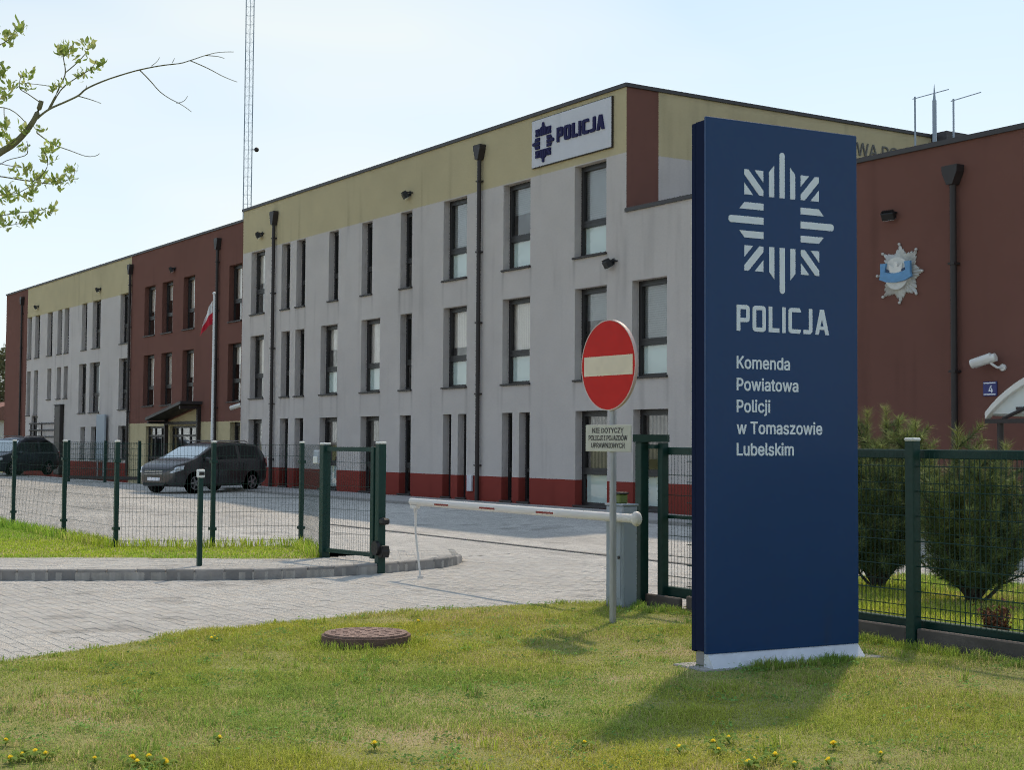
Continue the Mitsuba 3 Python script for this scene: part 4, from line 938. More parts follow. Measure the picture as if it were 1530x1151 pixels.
# railing, pillar and board at the far entrance
k = thing('railing', 'dark metal railing in front of the far grey wall', 'railing')
for x in (-81.3, -79.2): put('post', mikit.ply(cyl((x, 21.5, 0), (x, 21.5, 2.55), 0.04, 8), 'dark_metal'), k)
for z in (2.5, 2.15, 1.8): put('rail', mikit.ply(cyl((-81.6, 21.5, z), (-76.76, 21.5, z), 0.04, 8), 'dark_metal'), k)
k = thing('pillar', 'tall dark pillar at the far grey wall', 'pillar')
scene[k + '__shaft'] = mikit.ply(rbox(-76.75, -75.75, 21.45, 21.66, -0.1, 3.40, 0.03), 'dark_metal'); scene[k + '__top'] = mikit.ply(rbox(-76.8, -75.7, 21.42, 21.665, 3.4005, 3.45, 0.01), 'coping_metal')
k = thing('information_board', 'pale blue upright information board beside the far entrance', 'board')
scene[k + '__panel'] = mikit.ply(rbox(-69.7, -68.45, 21.45, 21.55, 0.7, 2.84, 0.02), 'board_blue'); scene[k + '__leg'] = mikit.ply(cat([cyl((x, 21.5, -0.1), (x, 21.5, 0.72), 0.04, 8) for x in (-69.5, -68.65)]), 'galvanised')

# ------------------------------------------------------------------ manhole and dandelions
k = thing('manhole', 'round rusty brown manhole lid raised above the lawn', 'manhole')
mx, my = -10.55, 5.42
scene[k + '__ring'] = mikit.ply(cyl((mx, my, -0.05), (mx, my, 0.095), 0.35, 48), 'lid_ring', smooth=40)
lid = cyl((mx, my, 0.0955), (mx, my, 0.112), 0.325, 48)
scene[k + '__lid'] = mikit.ply(cat([lid] + [cyl((mx + r_ * math.cos(a), my + r_ * math.sin(a), 0.112), (mx + r_ * math.cos(a), my + r_ * math.sin(a), 0.117), 0.022, 8) for r_, n_ in ((0.08, 5), (0.17, 11), (0.26, 17)) for a in np.arange(n_) * 2 * math.pi / n_]), 'lid_iron', smooth=40)


def dandelion():
    gg = np.random.default_rng(5); v, f = [], []
    for r_, n_, zt in ((0.024, 18, 0.003), (0.019, 16, 0.012), (0.012, 11, 0.018), (0.006, 6, 0.022)):
        for i in range(n_):
            a = 2 * math.pi * (i + gg.uniform(0, .5)) / n_; c_, s_ = math.cos(a), math.sin(a); w_ = 0.0036; b = len(v)
            v += [(-s_ * w_, c_ * w_, zt * .3), (s_ * w_, -c_ * w_, zt * .3), (c_ * r_ + s_ * w_, s_ * r_ - c_ * w_, zt), (c_ * r_ - s_ * w_, s_ * r_ + c_ * w_, zt)]
            f += [(b, b + 1, b + 2), (b, b + 2, b + 3), (b, b + 2, b + 1), (b, b + 3, b + 2)]
    return trimesh.Trimesh(np.array(v), f, process=False)


dm = mikit.ply(dandelion(), 'petal'); stem = mikit.ply(tube([(0, 0, -0.09), (0.004, 0, -0.04), (0, 0, 0.002)], 0.002, 5), 'grass_stem')
mat('grass_stem', (0.13, 0.19, 0.06), 0.7)
dand = [(-11.26, 4.42), (-11.32, 4.47), (-11.2, 4.44), (-7.44, 2.97), (-7.95, 2.01), (-7.5, 1.92), (-7.55, 1.99), (-7.58, 2.06), (-7.50, 2.09), (-7.26, 2.26), (-7.18, 2.42), (-7.08, 2.41), (-7.17, 2.5), (-7.03, 2.53), (-6.92, 3.61), (-11.45, 6.39),
        (-6.39, 4.56), (-6.03, 4.9), (-6.07, 5.16), (-6.11, 5.3), (-5.9, 5.05), (-5.62, 5.18), (-5.56, 4.95), (-5.60, 5.02), (-5.43, 5.13), (-5.7, 5.66), (-5.38, 5.67), (-5.39, 5.32)]
lv, lf = [], []
for i in range(8):
    a = i * 0.785 + rng.uniform(-.3, .3); l = rng.uniform(.045, .085); c_, s_ = math.cos(a), math.sin(a); b = len(lv)
    for t_, w_ in ((0, .003), (.3, .007), (.55, .012), (.75, .013), (1.0, .001)):
        z_ = .012 + .045 * math.sin(t_ * 2.6) * (.5 + .5 * (i % 3) / 2)
        lv += [(c_ * l * t_ - s_ * w_, s_ * l * t_ + c_ * w_, z_ - .09), (c_ * l * t_ + s_ * w_, s_ * l * t_ - c_ * w_, z_ - .09)]
    for q in range(4): lf += [(b + 2 * q, b + 2 * q + 1, b + 2 * q + 3), (b + 2 * q, b + 2 * q + 3, b + 2 * q + 2)]
scene['weed_leaf'] = {'type': 'principledthin', 'base_color': rgb((0.25, 0.35, 0.09)), 'roughness': 0.5, 'diff_trans': 0.8}
rosette = mikit.ply(trimesh.Trimesh(np.array(lv) + [0, 0, 0.055], lf, process=False), 'weed_leaf')
for x, y in dand:
    kd = thing('dandelion', ('yellow dandelion in the small cluster on the lawn edge left of the manhole' if x < -11.1 and y < 5 else 'single yellow dandelion on the lawn edge right of the manhole' if x < -11.1 else 'yellow dandelion in the bottom left part of the front lawn' if y < 3.2 else 'single yellow dandelion at the bottom middle of the lawn' if y < 4 else 'yellow dandelion in the grass below the shadow of the pylon sign'),
               'dandelion', 'dandelions on the lawn edge' if x < -11.1 else 'dandelions at the bottom left' if y < 4 else 'dandelions below the pylon')
    z = float(lawn_z(np.array([x]), np.array([y]))[0]) + 0.038
    sc = float(rng.uniform(0.5, 0.9))
    to = T().translate([x, y, z]).rotate([0, 0, 1], float(rng.uniform(0, 360))).rotate([1, 0, 0], float(rng.uniform(0, 28))).scale([sc, sc, sc])
    scene[kd + '__flower'] = {**dm, 'to_world': to}; scene[kd + '__leaf_rosette'] = {**rosette, 'to_world': T().translate([x, y, z]).rotate([0, 0, 1], float(rng.uniform(0, 360)))}; scene[kd + '__stem'] = {**stem, 'to_world': T().translate([x, y, z])}


# ------------------------------------------------------------------ cars
def car(key, paint, pos, ang, L=4.40, Wd=1.80, H=1.60, van=False):
    """x forward, y left; built around the wheelbase centre"""
    s = np.linspace(-L / 2, L / 2, 60)
    def pf(x, pts): return np.interp(x, [p[0] for p in pts], [p[1] for p in pts])
    e = L / 2
    # body shoulder height, roof line, half widths, underside
    belt = [(-e, 0.80), (-e + .06, 0.98), (-e + .4, 1.04), (0.2, 0.99), (0.95, 1.00), (1.5, 0.97), (e - .3, 0.87), (e - .08, 0.76), (e, 0.64)]
    roof = [(-e, 0.82), (-e + .05, 1.05), (-e + .30, 1.38), (-e + .55, 1.535), (-e + 1.1, H - .01), (-0.4, H), (0.15, H - .05), (0.45, H - .14), (1.22, 1.075), (1.5, 1.01), (e - .3, 0.90), (e - .08, 0.78), (e, 0.66)]
    hw = [(-e, 0.66), (-e + .12, 0.80), (-e + .5, Wd / 2 - .02), (0, Wd / 2), (1.2, Wd / 2 - .02), (e - .45, Wd / 2 - .08), (e - .12, 0.68), (e, 0.50)]
    und = [(-e, 0.42), (-e + .2, 0.28), (-e + .6, 0.22), (e - .6, 0.20), (e - .2, 0.22), (e, 0.34)]
    rows = []
    for x in s:
        b, r, w, u = pf(x, belt), pf(x, roof), pf(x, hw), pf(x, und)
        tp = max(r - b, 0.0); inset = 0.02 + 0.16 * min(tp / 0.6, 1)
        half = [(0, u), (w * 0.86, u), (w * 0.97, u + 0.10), (w, (u + b) * 0.52), (w * 0.985, b - 0.06), (w * 0.955, b), (w * 0.955 - inset * 0.15, b + tp * 0.10), (w * 0.95 - inset * 0.85, b + tp * 0.82), (w * 0.90 - inset * 1.1, b + tp * 0.96), ((w * 0.88 - inset) * 0.5, b + tp * 1.0 + .002), (0, b + tp + .004)]
        rows.append([(x, y, z) for y, z in half] + [(x, -y, z) for y, z in half[-2:0:-1]])
    R = np.array(rows); n0, n1 = R.shape[:2]
    idx = np.arange(n0 * n1).reshape(n0, n1); nx = np.roll(idx, -1, 1)
    f = np.vstack([np.stack([idx[:-1], nx[:-1], nx[1:]], -1).reshape(-1, 3), np.stack([idx[:-1], nx[1:], idx[1:]], -1).reshape(-1, 3)])
    c0, c1 = n0 * n1, n0 * n1 + 1
    V = np.vstack([R.reshape(-1, 3), [R[0].mean(0)], [R[-1].mean(0)]])
    j = np.arange(n1)
    f = np.vstack([f, np.stack([idx[0], np.full(n1, c0), nx[0]], 1), np.stack([idx[-1], nx[-1], np.full(n1, c1)], 1)])
    body = trimesh.Trimesh(V, f, process=True)
    if body.volume < 0: body.invert()
    try:
        M = m3.Manifold(m3.Mesh(np.asarray(body.vertices, np.float32), np.asarray(body.faces, np.uint32)))
        for x in (-1.3, 1.3):
            for sg in (-1, 1):
                M = M - m3.Manifold.cylinder(0.5, 0.365, 0.365, 32).rotate((90, 0, 0)).translate((x, sg * (Wd / 2 + 0.05) + 0.25, 0.32))
        mm = M.to_mesh(); body = trimesh.Trimesh(mm.vert_properties[:, :3], mm.tri_verts)
    except Exception:
        pass
    to = T().translate(pos).rotate([0, 0, 1], ang)
    def P_(name, mesh, bs, smooth=35): put(name, mikit.ply(mesh, bs, smooth=smooth), key, to)
    P_('body', body, paint, 30)
    # glass: the same skin lifted 6 mm
    def skin(x0, x1, rsel, bs, name, both=True):
        ii = [i for i in range(n0) if x0 <= s[i] <= x1]
        for sg in ((1, -1) if both else (1,)):
            q = []
            G = np.array([[R[i][r] for r in rsel] for i in ii]); 
            if sg < 0: G = G * [1, -1, 1]
            a, b = G.shape[:2]; id2 = np.arange(a * b).reshape(a, b)
            ff = np.stack([id2[:-1, :-1], id2[1:, :-1], id2[1:, 1:], id2[:-1, 1:]], -1).reshape(-1, 4)
            tri = trimesh.Trimesh(G.reshape(-1, 3), np.vstack([ff[:, [0, 1, 2]], ff[:, [0, 2, 3]]]), process=False)
            nrm = np.array(tri.vertex_normals); cen = G.reshape(-1, 3) - [np.mean(s[ii]), 0, 1.0]
            sgn = np.sign((nrm * cen).sum(1).mean()); 
            if sgn < 0: tri.invert(); nrm = -nrm
            tri.vertices = np.array(tri.vertices) + nrm * 0.006
            P_(name, tri, bs, True)
    skin(-e + .62, -0.72, [6, 7], 'car_glass', 'side_window'); skin(-0.66, 0.28, [6, 7], 'car_glass', 'side_window'); skin(0.34, 0.98, [6, 7], 'car_glass', 'quarter_window') if not van else None
    # windscreen and rear window
    def strip(xs, lo, hi, name):
        pts = []
        for x in xs:
            b, r, w = pf(x, belt), pf(x, roof), pf(x, hw); tp = max(r - b, 0); inset = 0.02 + 0.16 * min(tp / 0.6, 1)
            yw = (w * 0.88 - inset * 1.05) * 0.97
            pts.append([(x, y, r + 0.012 - 0.02 * abs(y / yw) ** 3) for y in np.linspace(-yw, yw, 9)])
        G = np.array(pts); a, b = G.shape[:2]; id2 = np.arange(a * b).reshape(a, b)
        ff = np.stack([id2[:-1, :-1], id2[1:, :-1], id2[1:, 1:], id2[:-1, 1:]], -1).reshape(-1, 4)
        P_(name, trimesh.Trimesh(G.reshape(-1, 3), np.vstack([ff[:, [0, 1, 2]], ff[:, [0, 2, 3]]]), process=False), 'windscreen_glass' if name == 'windscreen' else 'car_glass', True)
    strip(np.linspace(0.50, 1.18, 8), 0, 0, 'windscreen'); strip(np.linspace(-e + .10, -e + .48, 6), 0, 0, 'rear_window')
    for sg in (-1, 1):
        hl = trimesh.convex.convex_hull(np.array([(e - .08, sg * .52, .74), (e - .015, sg * .48, .66), (e - .26, sg * .79, .82), (e - .48, sg * .815, .87), (e - .42, sg * .845, .74), (e - .10, sg * .69, .64), (e - .20, sg * .60, .82)]))
        P_('fog_lamp', trimesh.convex.convex_hull(np.array([(e - .10, sg * .56, .44), (e - .20, sg * .72, .46), (e - .22, sg * .73, .36), (e - .11, sg * .58, .34), (e - .03, sg * .50, .40)])), 'black_plastic', False)
        P_('headlight', hl, 'lamp_clear', False)
        P_('tail_light', trimesh.convex.convex_hull(np.array([(-e + .02, sg * .66, .85), (-e + .10, sg * .80, .78), (-e + .26, sg * .855, .98), (-e + .12, sg * .78, 1.14), (-e + .06, sg * .68, 1.12)])), 'lamp_red', False)
        P_('wing_mirror', rbox(0.78, 0.92, sg * 0.98 - .11, sg * 0.98 + .11, .98, 1.12, .03), paint, 40)
        P_('door_handle', cat([rbox(x - .09, x + .09, sg * (Wd / 2 - .004) - .014, sg * (Wd / 2 - .004) + .014, .86, .885, .006) for x in (-0.95, 0.12)]), paint)
        P_('roof_rail', tube([(-1.35, sg * .60, H - .02), (-1.2, sg * .61, H + .035), (0.0, sg * .61, H + .03), (0.15, sg * .60, H - .04)], 0.018, 8), 'chrome', 40)
        P_('door_seam', cat([box(x - .004, x + .004, sg * (Wd / 2 - .001) - .006, sg * (Wd / 2 - .001) + .006, .32, .95) for x in (-1.22 + .35, -0.70, 0.31, 1.02)]), 'black_plastic', False)
    P_('grille', trimesh.convex.convex_hull(np.array([(e - .05, -.44, .74), (e - .05, .44, .74), (e + .012, -.38, .60), (e + .012, .38, .60), (e - .1, .44, .58), (e - .1, -.44, .58)])), 'black_plastic', False)
    P_('bumper_intake', trimesh.convex.convex_hull(np.array([(e - .02, -.5, .36), (e - .02, .5, .36), (e + .004, -.42, .26), (e + .004, .42, .26), (e - .15, .5, .26), (e - .15, -.5, .26)])), 'black_plastic', False)
    P_('grille_bar', cat([rbox(e - .045 + q_ * .02, e + .012 + q_ * .008, -.38, .38, .70 - q_ * .05, .715 - q_ * .05, .003) for q_ in (0, 1, 2)]), 'chrome', False)
    P_('number_plate', rbox(e - .01, e + .022, -.26, .26, .40, .50, .004), 'print_white', False)
    ty = []
    for x in (-1.3, 1.3):
        for sg in (-1, 1):
            y0, y1 = sg * (Wd / 2 - .22), sg * (Wd / 2 - .015)
            prof = [(0.20, y0), (0.30, y0), (0.325, y0 + (y1 - y0) * .15), (0.325, y0 + (y1 - y0) * .85), (0.30, y1), (0.215, y1), (0.20, y1 - sg * .03)]
            t_ = np.linspace(0, 2 * np.pi, 33)[:-1]
            vv = np.array([(x + r_ * np.cos(a), y, .325 + r_ * np.sin(a)) for a in t_ for r_, y in prof]); npf = len(prof)
            ff = []
            for i in range(32):
                for q in range(npf - 1):
                    a, b = i * npf + q, ((i + 1) % 32) * npf + q
                    ff += [(a, b, b + 1), (a, b + 1, a + 1)]
            tm = trimesh.Trimesh(vv, ff, process=False)
            kx = put('wheel', {**mikit.ply(tm, 'tyre', smooth=40)}, key, to)
            sp = [cyl((x, y1 - sg * .05, .325), (x, y1 - sg * .01, .325), 0.05, 12)]
            for a in np.arange(5) * 2 * np.pi / 5:
                c_, s_ = math.cos(a), math.sin(a)
                sp.append(trimesh.convex.convex_hull(np.array([(x + c_ * r_ - s_ * w_, y1 - sg * dd, .325 + s_ * r_ + c_ * w_) for r_, w0 in ((0.03, .03), (0.205, .022)) for w_ in (-w0, w0) for dd in (.012, .045)])))
            sp.append(trimesh.creation.annulus(0.19, 0.215, 0.04, sections=32, transform=trimesh.transformations.rotation_matrix(math.pi / 2, [1, 0, 0])).apply_translation((x, y1 - sg * .03, .325)))
            scene[kx + '__rim'] = {**mikit.ply(cat(sp), 'alloy', smooth=30), 'to_world': to}
            scene[kx + '__rim_back'] = {**mikit.ply(cyl((x, y1 - sg * .075, .325), (x, y1 - sg * .07, .325), 0.2, 20), 'black_plastic'), 'to_world': to}


hd = np.array([1.12, -2.34]); hd /= np.linalg.norm(hd); ang = math.degrees(math.atan2(hd[1], hd[0]))
mid = np.array([(-44.05 - 45.17) / 2, (16.64 + 18.98) / 2]); lft = np.array([-hd[1], hd[0]])
mid = mid - lft * 0.82
k = thing('parked_car', 'dark grey people carrier parked by the corner of the grey block', 'car')
car(k, 'car_paint', [float(mid[0]), float(mid[1]), 0.0], ang)
k = thing('parked_car', 'dark navy van parked at the far left behind the fence', 'car')
car(k, 'car_paint_navy', [-70.3, 17.9, 0.0], ang + 12, L=4.7, Wd=1.85, H=1.78)


# ------------------------------------------------------------------ planting
def pine(key, base, H, Wd, seed, tops):
    gg = np.random.default_rng(seed); bx, by = base
    stems, sh = [], []
    for i in range(tops):
        a = 2 * np.pi * i / tops + gg.uniform(-.3, .3); r_ = gg.uniform(0.25, 0.95) * Wd * 0.5
        h_ = H * gg.uniform(0.66, 1.03) * (1 - 0.22 * (r_ / (Wd * .5)) ** 2)
        q1 = gg.uniform(0.2, 0.6); p0 = np.array([bx + gg.normal(0, .03), by + gg.normal(0, .03), 0.0]); p1 = np.array([bx + math.cos(a) * r_ * q1, by + math.sin(a) * r_ * q1, 0.12 + .16 * gg.uniform()]); p2 = np.array([bx + math.cos(a) * r_ * 1.1, by + math.sin(a) * r_ * 1.1, h_ * .55]); p3 = np.array([bx + math.cos(a) * r_, by + math.sin(a) * r_, h_])
        t = np.linspace(0, 1, 14)[:, None]
        pts = (1 - t) ** 3 * p0 + 3 * t * (1 - t) ** 2 * p1 + 3 * t ** 2 * (1 - t) * p2 + t ** 3 * p3
        stems.append(tube(pts, np.linspace(0.021, 0.006, 14), 6)); sh.append((pts, 0.16))
        for j in range(26):                                     # side shoots sweep outwards and up
            q = pts[gg.integers(3, 13)]; b = gg.uniform(0, 2 * np.pi); l = gg.uniform(0.2, 0.5) * (1.15 - 0.55 * q[2] / H)
            d = np.array([math.cos(b), math.sin(b), gg.uniform(0.15, 1.3)]); d /= np.linalg.norm(d)
            u = np.linspace(0, 1, 6)[:, None]; pp = q + d * l * u + np.array([0, 0, 0.16]) * l * u * u
            rr = np.hypot(pp[:, 0] - bx, pp[:, 1] - by)
            if rr.max() > Wd * 0.58 or pp[:, 2].min() < 0.16: continue
            stems.append(tube(pp, np.linspace(0.008, 0.003, 6), 4)); sh.append((pp, 0.13))
    V, C = [], []
    for pts, nl in sh:
        seg = np.diff(pts, axis=0); L = np.linalg.norm(seg, axis=1).sum(); n = int(L * 620)
        i = gg.uniform(0.22 if nl > .15 else 0.05, 1, n); fi = i * (len(pts) - 1); a = np.clip(fi.astype(int), 0, len(pts) - 2)
        o = pts[a] + seg[a] * (fi - a)[:, None]; ax_ = seg[a] / np.linalg.norm(seg[a], axis=1, keepdims=True)
        d = gg.normal(size=(n, 3)); d -= (d * ax_).sum(1, keepdims=True) * ax_; d /= np.linalg.norm(d, axis=1, keepdims=True)
        d = d * 0.8 + ax_ * gg.uniform(0.35, 1.1, (n, 1)); d /= np.linalg.norm(d, axis=1, keepdims=True)
        l = nl * gg.uniform(0.55, 1.0, n); w = np.cross(d, gg.normal(size=(n, 3))); w /= np.linalg.norm(w, axis=1, keepdims=True); w *= 0.0026
        V.append(np.stack([o - w, o + w, o + d * l[:, None]], 1))
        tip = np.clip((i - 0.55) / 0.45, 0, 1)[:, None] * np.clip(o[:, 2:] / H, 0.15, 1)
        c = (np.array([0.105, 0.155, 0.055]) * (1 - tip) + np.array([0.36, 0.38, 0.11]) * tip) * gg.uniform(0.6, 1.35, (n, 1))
        c = np.where(gg.uniform(0, 1, (n, 1)) < 0.05, np.array([0.17, 0.12, 0.05]), c)
        C.append(np.repeat(c, 3, 0))
    V = np.concatenate(V).reshape(-1, 3)
    scene[key + '__stem'] = mikit.ply(cat(stems), 'dark_bark', smooth=50)
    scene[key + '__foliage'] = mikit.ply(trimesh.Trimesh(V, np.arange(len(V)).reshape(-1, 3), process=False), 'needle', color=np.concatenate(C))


k = thing('pine_shrub', 'bushy green pine behind the fence right beside the pylon', 'shrub'); pine(k, (-11.83, 12.45), 2.12, 1.12, 21, 16)
k = thing('pine_shrub', 'bushy pine with bare stems at its foot behind the right fence panel', 'shrub'); pine(k, (-10.22, 12.10), 2.0, 1.22, 22, 16)
k = thing('barberry_shrub', 'small reddish brown shrub at the foot of the fence on the right edge', 'shrub')
gg = np.random.default_rng(9); V, Fc, st = [], [], []
for i in range(40):
    a = gg.uniform(0, 6.28); d = np.array([math.cos(a) * .5, math.sin(a) * .5, 1.0]); l = gg.uniform(.12, .30)
    o = np.array([-8.15, 9.95, 0.02]); st.append(tube([o, o + d * l * .5, o + d * l], [0.006, 0.004, 0.002], 4))
    for j in range(26):
        c = o + d * l * gg.uniform(.2, 1) + gg.normal(0, .03, 3); u = gg.normal(0, .014, 3); w = gg.normal(0, .014, 3); b = len(V)
        V += [c - u, c + w, c + u]; Fc.append((b, b + 1, b + 2))
scene[k + '__stem'] = mikit.ply(cat(st), 'dark_bark'); scene[k + '__foliage'] = mikit.ply(trimesh.Trimesh(np.array(V), Fc, process=False), 'rust_leaf')

# the tree at the left: branches drawn in a plane of its own (u right, v up, w deeper), young leaves at the tips
k = thing('broadleaf_tree', 'tree reaching in from the left with bare twigs and fresh green leaf buds', 'tree')
O_ = np.array([-8.17, 1.96, 3.13]); UR = np.array([0.54006, 0.84160, 0.0064]); UV = np.array([0.0368, -0.0312, 0.9988]); UWd = np.array([-0.8408, 0.5392, 0.0478])
S_ = 1 / (3.385 * 278.5)
tg = np.random.default_rng(31)


def tw(pts, w0=0.0, w1=0.0):
    p = np.array(pts, float); w = 0.09 * np.sin(p[:, 0] / 190) + 0.07 * np.cos(p[:, 1] / 150)
    return O_ + ((p[:, 0]) * S_)[:, None] * UR + ((778.5 - p[:, 1]) * S_)[:, None] * UV + w[:, None] * UWd


def smooth_line(P_, n=4):
    from scipy.interpolate import PchipInterpolator
    t = np.arange(len(P_)); return PchipInterpolator(t, P_)(np.linspace(0, len(P_) - 1, (len(P_) - 1) * n + 1))


trunk_b = np.array([-9.15, 0.45, 0.0])
limb0 = tw([(0, 760), (60, 720), (130, 650), (180, 580), (212, 500)])
trunk = np.array([trunk_b, trunk_b + [.03, .02, .8], trunk_b + [-.02, .05, 1.6], trunk_b + [.05, .1, 2.3], trunk_b + [.02, .05, 3.4], trunk_b + [.1, -.1, 4.6], trunk_b + [.2, .1, 6.0]])
scene[k + '__trunk'] = mikit.ply(tube(smooth_line(trunk), np.linspace(0.15, 0.03, 25), 12), 'bark', smooth=60)
lb = np.vstack([[trunk_b + [.02, .08, 2.15]], [trunk_b * .5 + limb0[0] * .5 + [0, 0, .25 - .45]], limb0])
lb[1] = (lb[0] + lb[2]) / 2 + [0, 0, -0.05]
scene[k + '__limb'] = mikit.ply(tube(smooth_line(lb), np.r_[np.linspace(0.05, 0.019, 9)[:8], np.linspace(0.019, 0.0125, 17)], 9), 'bark', smooth=60)
twigs = [([(185, 590), (250, 540), (330, 505), (400, 475), (440, 445), (520, 415), (600, 395), (740, 368), (860, 350), (940, 340), (1000, 318), (1060, 290), (1120, 268), (1190, 258)], 6.2, 1.0),
         ([(1060, 290), (1110, 290), (1150, 298)], 2, 1), ([(740, 370), (800, 430), (850, 485), (900, 520), (950, 545), (1000, 580)], 3.2, 1), ([(930, 540), (962, 532), (985, 505)], 1.5, .9),
         ([(990, 322), (1080, 360), (1150, 395), (1215, 418)], 2.6, 1), ([(400, 478), (470, 500), (525, 522)], 3, 1.2), ([(245, 540), (300, 430), (325, 350), (305, 270), (300, 225)], 4.5, 2), ([(322, 355), (390, 290), (430, 235), (438, 212)], 3, 1.6),
         ([(255, 535), (320, 430), (390, 380), (470, 330), (485, 290)], 3.5, 1.6), ([(200, 505), (150, 470), (110, 440), (115, 370)], 3, 1.5), ([(250, 425), (190, 418), (130, 415)], 1.8, 1), ([(-60, 400), (0, 440), (60, 480)], 3, 1.5),
         ([(175, 655), (250, 710), (330, 740), (430, 772), (490, 760)], 3.2, 1), ([(-60, 875), (0, 880), (120, 895), (180, 860), (210, 810), (200, 750)], 4, 1.6), ([(100, 890), (220, 905), (290, 890), (340, 860), (340, 820)], 3, 1.5),
         ([(-60, 985), (0, 970), (60, 960), (110, 930), (160, 910)], 3, 1.5), ([(-70, 1100), (0, 1080), (80, 1060), (150, 1050), (205, 1030)], 3, 1.5), ([(-50, 290), (0, 220), (40, 180), (60, 110)], 3.5, 1.6), ([(-80, 560), (40, 545), (130, 610)], 3, 1.8),
         ([(40, 545), (40, 620), (60, 640)], 2, 1.2), ([(-80, 330), (0, 330), (20, 350)], 2.5, 1.5), ([(-60, 1150), (40, 1130), (145, 1095)], 2.2, 1.2), ([(-40, 800), (15, 820), (95, 830)], 2.4, 1.3), ([(125, 700), (120, 760), (20, 800), (-40, 850)], 2.6, 1.4),
         ([(800, 352), (830, 325), (838, 305)], 1.3, .8), ([(905, 338), (915, 312)], 1.2, .8), ([(440, 445), (445, 425)], 2, 1), ([(-400, 900), (-200, 640), (-80, 420), (-50, 290)], 8, 4), ([(-400, 960), (-180, 940), (-60, 875)], 7, 4), ([(-400, 1000), (-160, 1050), (-60, 1150)], 6, 3), ([(-180, 1040), (-100, 1000), (-60, 985)], 4, 3), ([(-160, 1050), (-70, 1100)], 4, 3), ([(-200, 640), (-120, 600), (-80, 560)], 4, 3), ([(-100, 450), (-80, 330)], 4, 2.5)]
for pts, r0, r1 in twigs:
    L_ = smooth_line(tw(pts, 0, tg.normal(0, .15) if pts[0][0] > 100 else 0), 4)
    put('twig', mikit.ply(tube(L_, np.linspace(r0, r1, len(L_)) * S_ * 0.82 + 0.0006, 6), 'bark', smooth=60), k)
buds = [(300, 215, 1.5), (275, 205, 1), (330, 215, 1.1), (435, 212, 1.1), (485, 285, 1.1), (390, 350, .8), (390, 275, .4), (272, 415, .7), (330, 410, .6), (115, 350, 1.0), (60, 400, .9), (60, 480, 1.2), (15, 500, 1.1), (125, 410, .7), (70, 100, 1.2), (10, 165, 1.1), (45, 150, .9), (10, 330, 1.3), (0, 350, 1.0),
        (250, 708, .9), (60, 620, .8), (50, 695, 1.0), (130, 640, .9), (200, 770, 1.1), (205, 720, .8), (150, 860, 1.1), (95, 830, 1.0), (120, 855, .8), (245, 890, 1.1), (265, 880, .8), (335, 830, 1.1), (335, 875, .6), (20, 955, 1.5), (0, 965, 1.1), (70, 960, .9), (110, 940, .9), (155, 915, .8),
        (215, 1025, 1.1), (150, 1050, .7), (145, 1095, 1.1), (110, 1100, .8), (40, 1130, .9), (70, 1060, .8), (0, 1085, .9), (20, 820, .7), (-30, 120, 1.2), (-40, 420, 1.2), (-60, 900, 1.2), (-40, 700, 1.1), (465, 335, .5), (205, 630, .6), (100, 720, .6), (30, 660, .8)]
V, Fc, C = [], [], []
for bx_, by_, sz in buds:
    c0 = tw([(bx_, by_ + 20)], 0)[0] + UWd * tg.normal(0, .06); nl = int(12 + 12 * sz)
    for j in range(nl):
        a = tg.uniform(0, 6.28); el = tg.uniform(0.25, 1.35)
        d = UR * math.cos(a) * math.cos(el) + UWd * math.sin(a) * math.cos(el) + UV * math.sin(el) * 0.95
        l = tg.uniform(0.022, 0.050) * (0.55 + 0.5 * sz); w_ = np.cross(d, tg.normal(size=3)); w_ /= np.linalg.norm(w_); w_ *= l * tg.uniform(.17, .26)
        nrm = np.cross(d, w_); nrm /= np.linalg.norm(nrm); cu = nrm * l * tg.uniform(.05, .2)
        o = c0 + tg.normal(0, .010 * (0.6 + sz), 3); b = len(V)
        V += [o, o + d * l * .35 + w_ * .85 + cu * .4, o + d * l * .35 - w_ * .85 + cu * .4, o + d * l * .68 + w_ * .8 + cu, o + d * l * .68 - w_ * .8 + cu, o + d * l]
        Fc += [(b, b + 2, b + 1), (b + 1, b + 2, b + 4), (b + 1, b + 4, b + 3), (b + 3, b + 4, b + 5)]
        cc = (np.array([0.34, 0.44, 0.12]) if tg.uniform() < .6 else np.array([0.50, 0.54, 0.22])) * tg.uniform(.75, 1.2); C += [cc] * 6
scene[k + '__leaf_bud'] = mikit.ply(trimesh.Trimesh(np.array(V), Fc, process=False), 'young_leaf', color=np.array(C)); labels[k + '__leaf_bud'] = {'kind': 'stuff'}

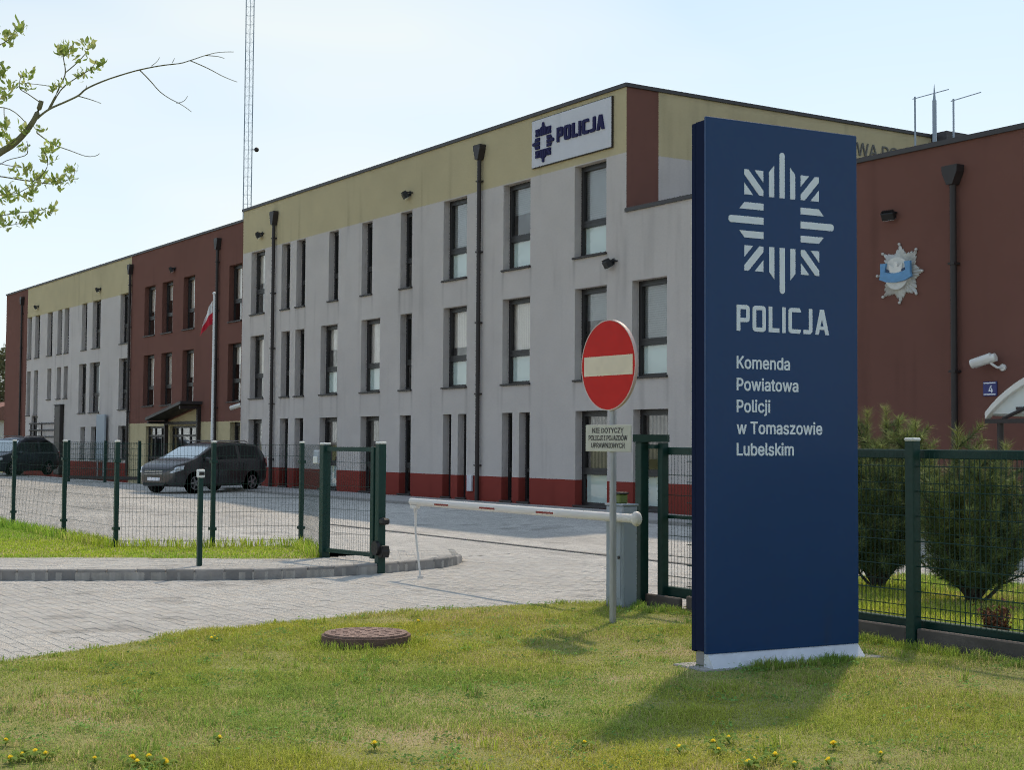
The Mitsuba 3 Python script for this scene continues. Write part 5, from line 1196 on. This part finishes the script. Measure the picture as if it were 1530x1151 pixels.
# ------------------------------------------------------------------ far left: a low house and a spring tree beyond the wing
k = thing('distant_house', 'low pale house beyond the far left end of the wing', 'building')
hx, hy = -120.0, 25.0
scene[k + '__wall'] = mikit.ply(box(hx - 8, hx + 6, hy, hy + 9, -.3, 3.1), 'far_white')
scene[k + '__roof'] = mikit.ply(trimesh.convex.convex_hull(np.array([(hx - 8.4, hy - .4, 3.1), (hx + 6.4, hy - .4, 3.1), (hx - 8.4, hy + 9.4, 3.1), (hx + 6.4, hy + 9.4, 3.1), (hx - 8.4, hy + 4.5, 4.6), (hx + 6.4, hy + 4.5, 4.6)])), 'far_roof')
for x in (-5, -1, 3): put('window', mikit.ply(box(hx + x - .6, hx + x + .6, hy - .03, hy + .05, .9, 2.2), 'car_glass'), k)


def far_tree(key, base, H, Wd, seed, col):
    gg = np.random.default_rng(seed); b = np.array([*base, -.2]); tubes = []
    trunk_ = np.array([b, b + [0, .1, H * .3], b + [.2, 0, H * .6], b + [.1, .1, H * .95]]); tubes.append(tube(smooth_line(trunk_), np.linspace(H * .022, .02, 13), 7)); V, C = [], []
    for i in range(34):
        t = gg.uniform(.25, .95); o = b + (trunk_[-1] - b) * t; a = gg.uniform(0, 6.28); l = Wd * .5 * (1.1 - t * .6) * gg.uniform(.6, 1.05)
        e_ = o + np.array([math.cos(a) * l, math.sin(a) * l, l * gg.uniform(.3, .9)]); tubes.append(tube([o, (o + e_) / 2 + gg.normal(0, .15, 3), e_], [.07, .04, .012], 5))
        n = 130; q = o + (e_ - o) * gg.uniform(.3, 1.05, (n, 1)) + gg.normal(0, .38, (n, 3))
        u, w = gg.normal(0, .13, (n, 3)), gg.normal(0, .13, (n, 3))
        V.append(np.stack([q - u, q + u, q + w], 1)); C.append(np.repeat(np.asarray(col) * gg.uniform(.6, 1.4, (n, 1)), 3, 0))
    V = np.concatenate(V).reshape(-1, 3)
    scene[key + '__trunk'] = mikit.ply(tubes[0], 'bark', smooth=60); scene[key + '__limb'] = mikit.ply(cat(tubes[1:]), 'bark', smooth=60)
    scene[key + '__crown'] = mikit.ply(trimesh.Trimesh(V, np.arange(len(V)).reshape(-1, 3), process=False), 'young_leaf', color=np.concatenate(C))


k = thing('spring_tree', 'pale spring tree beyond the far left end of the wing', 'tree'); far_tree(k, (-128.0, 31.0), 9.5, 7, 41, (0.17, 0.18, 0.10))
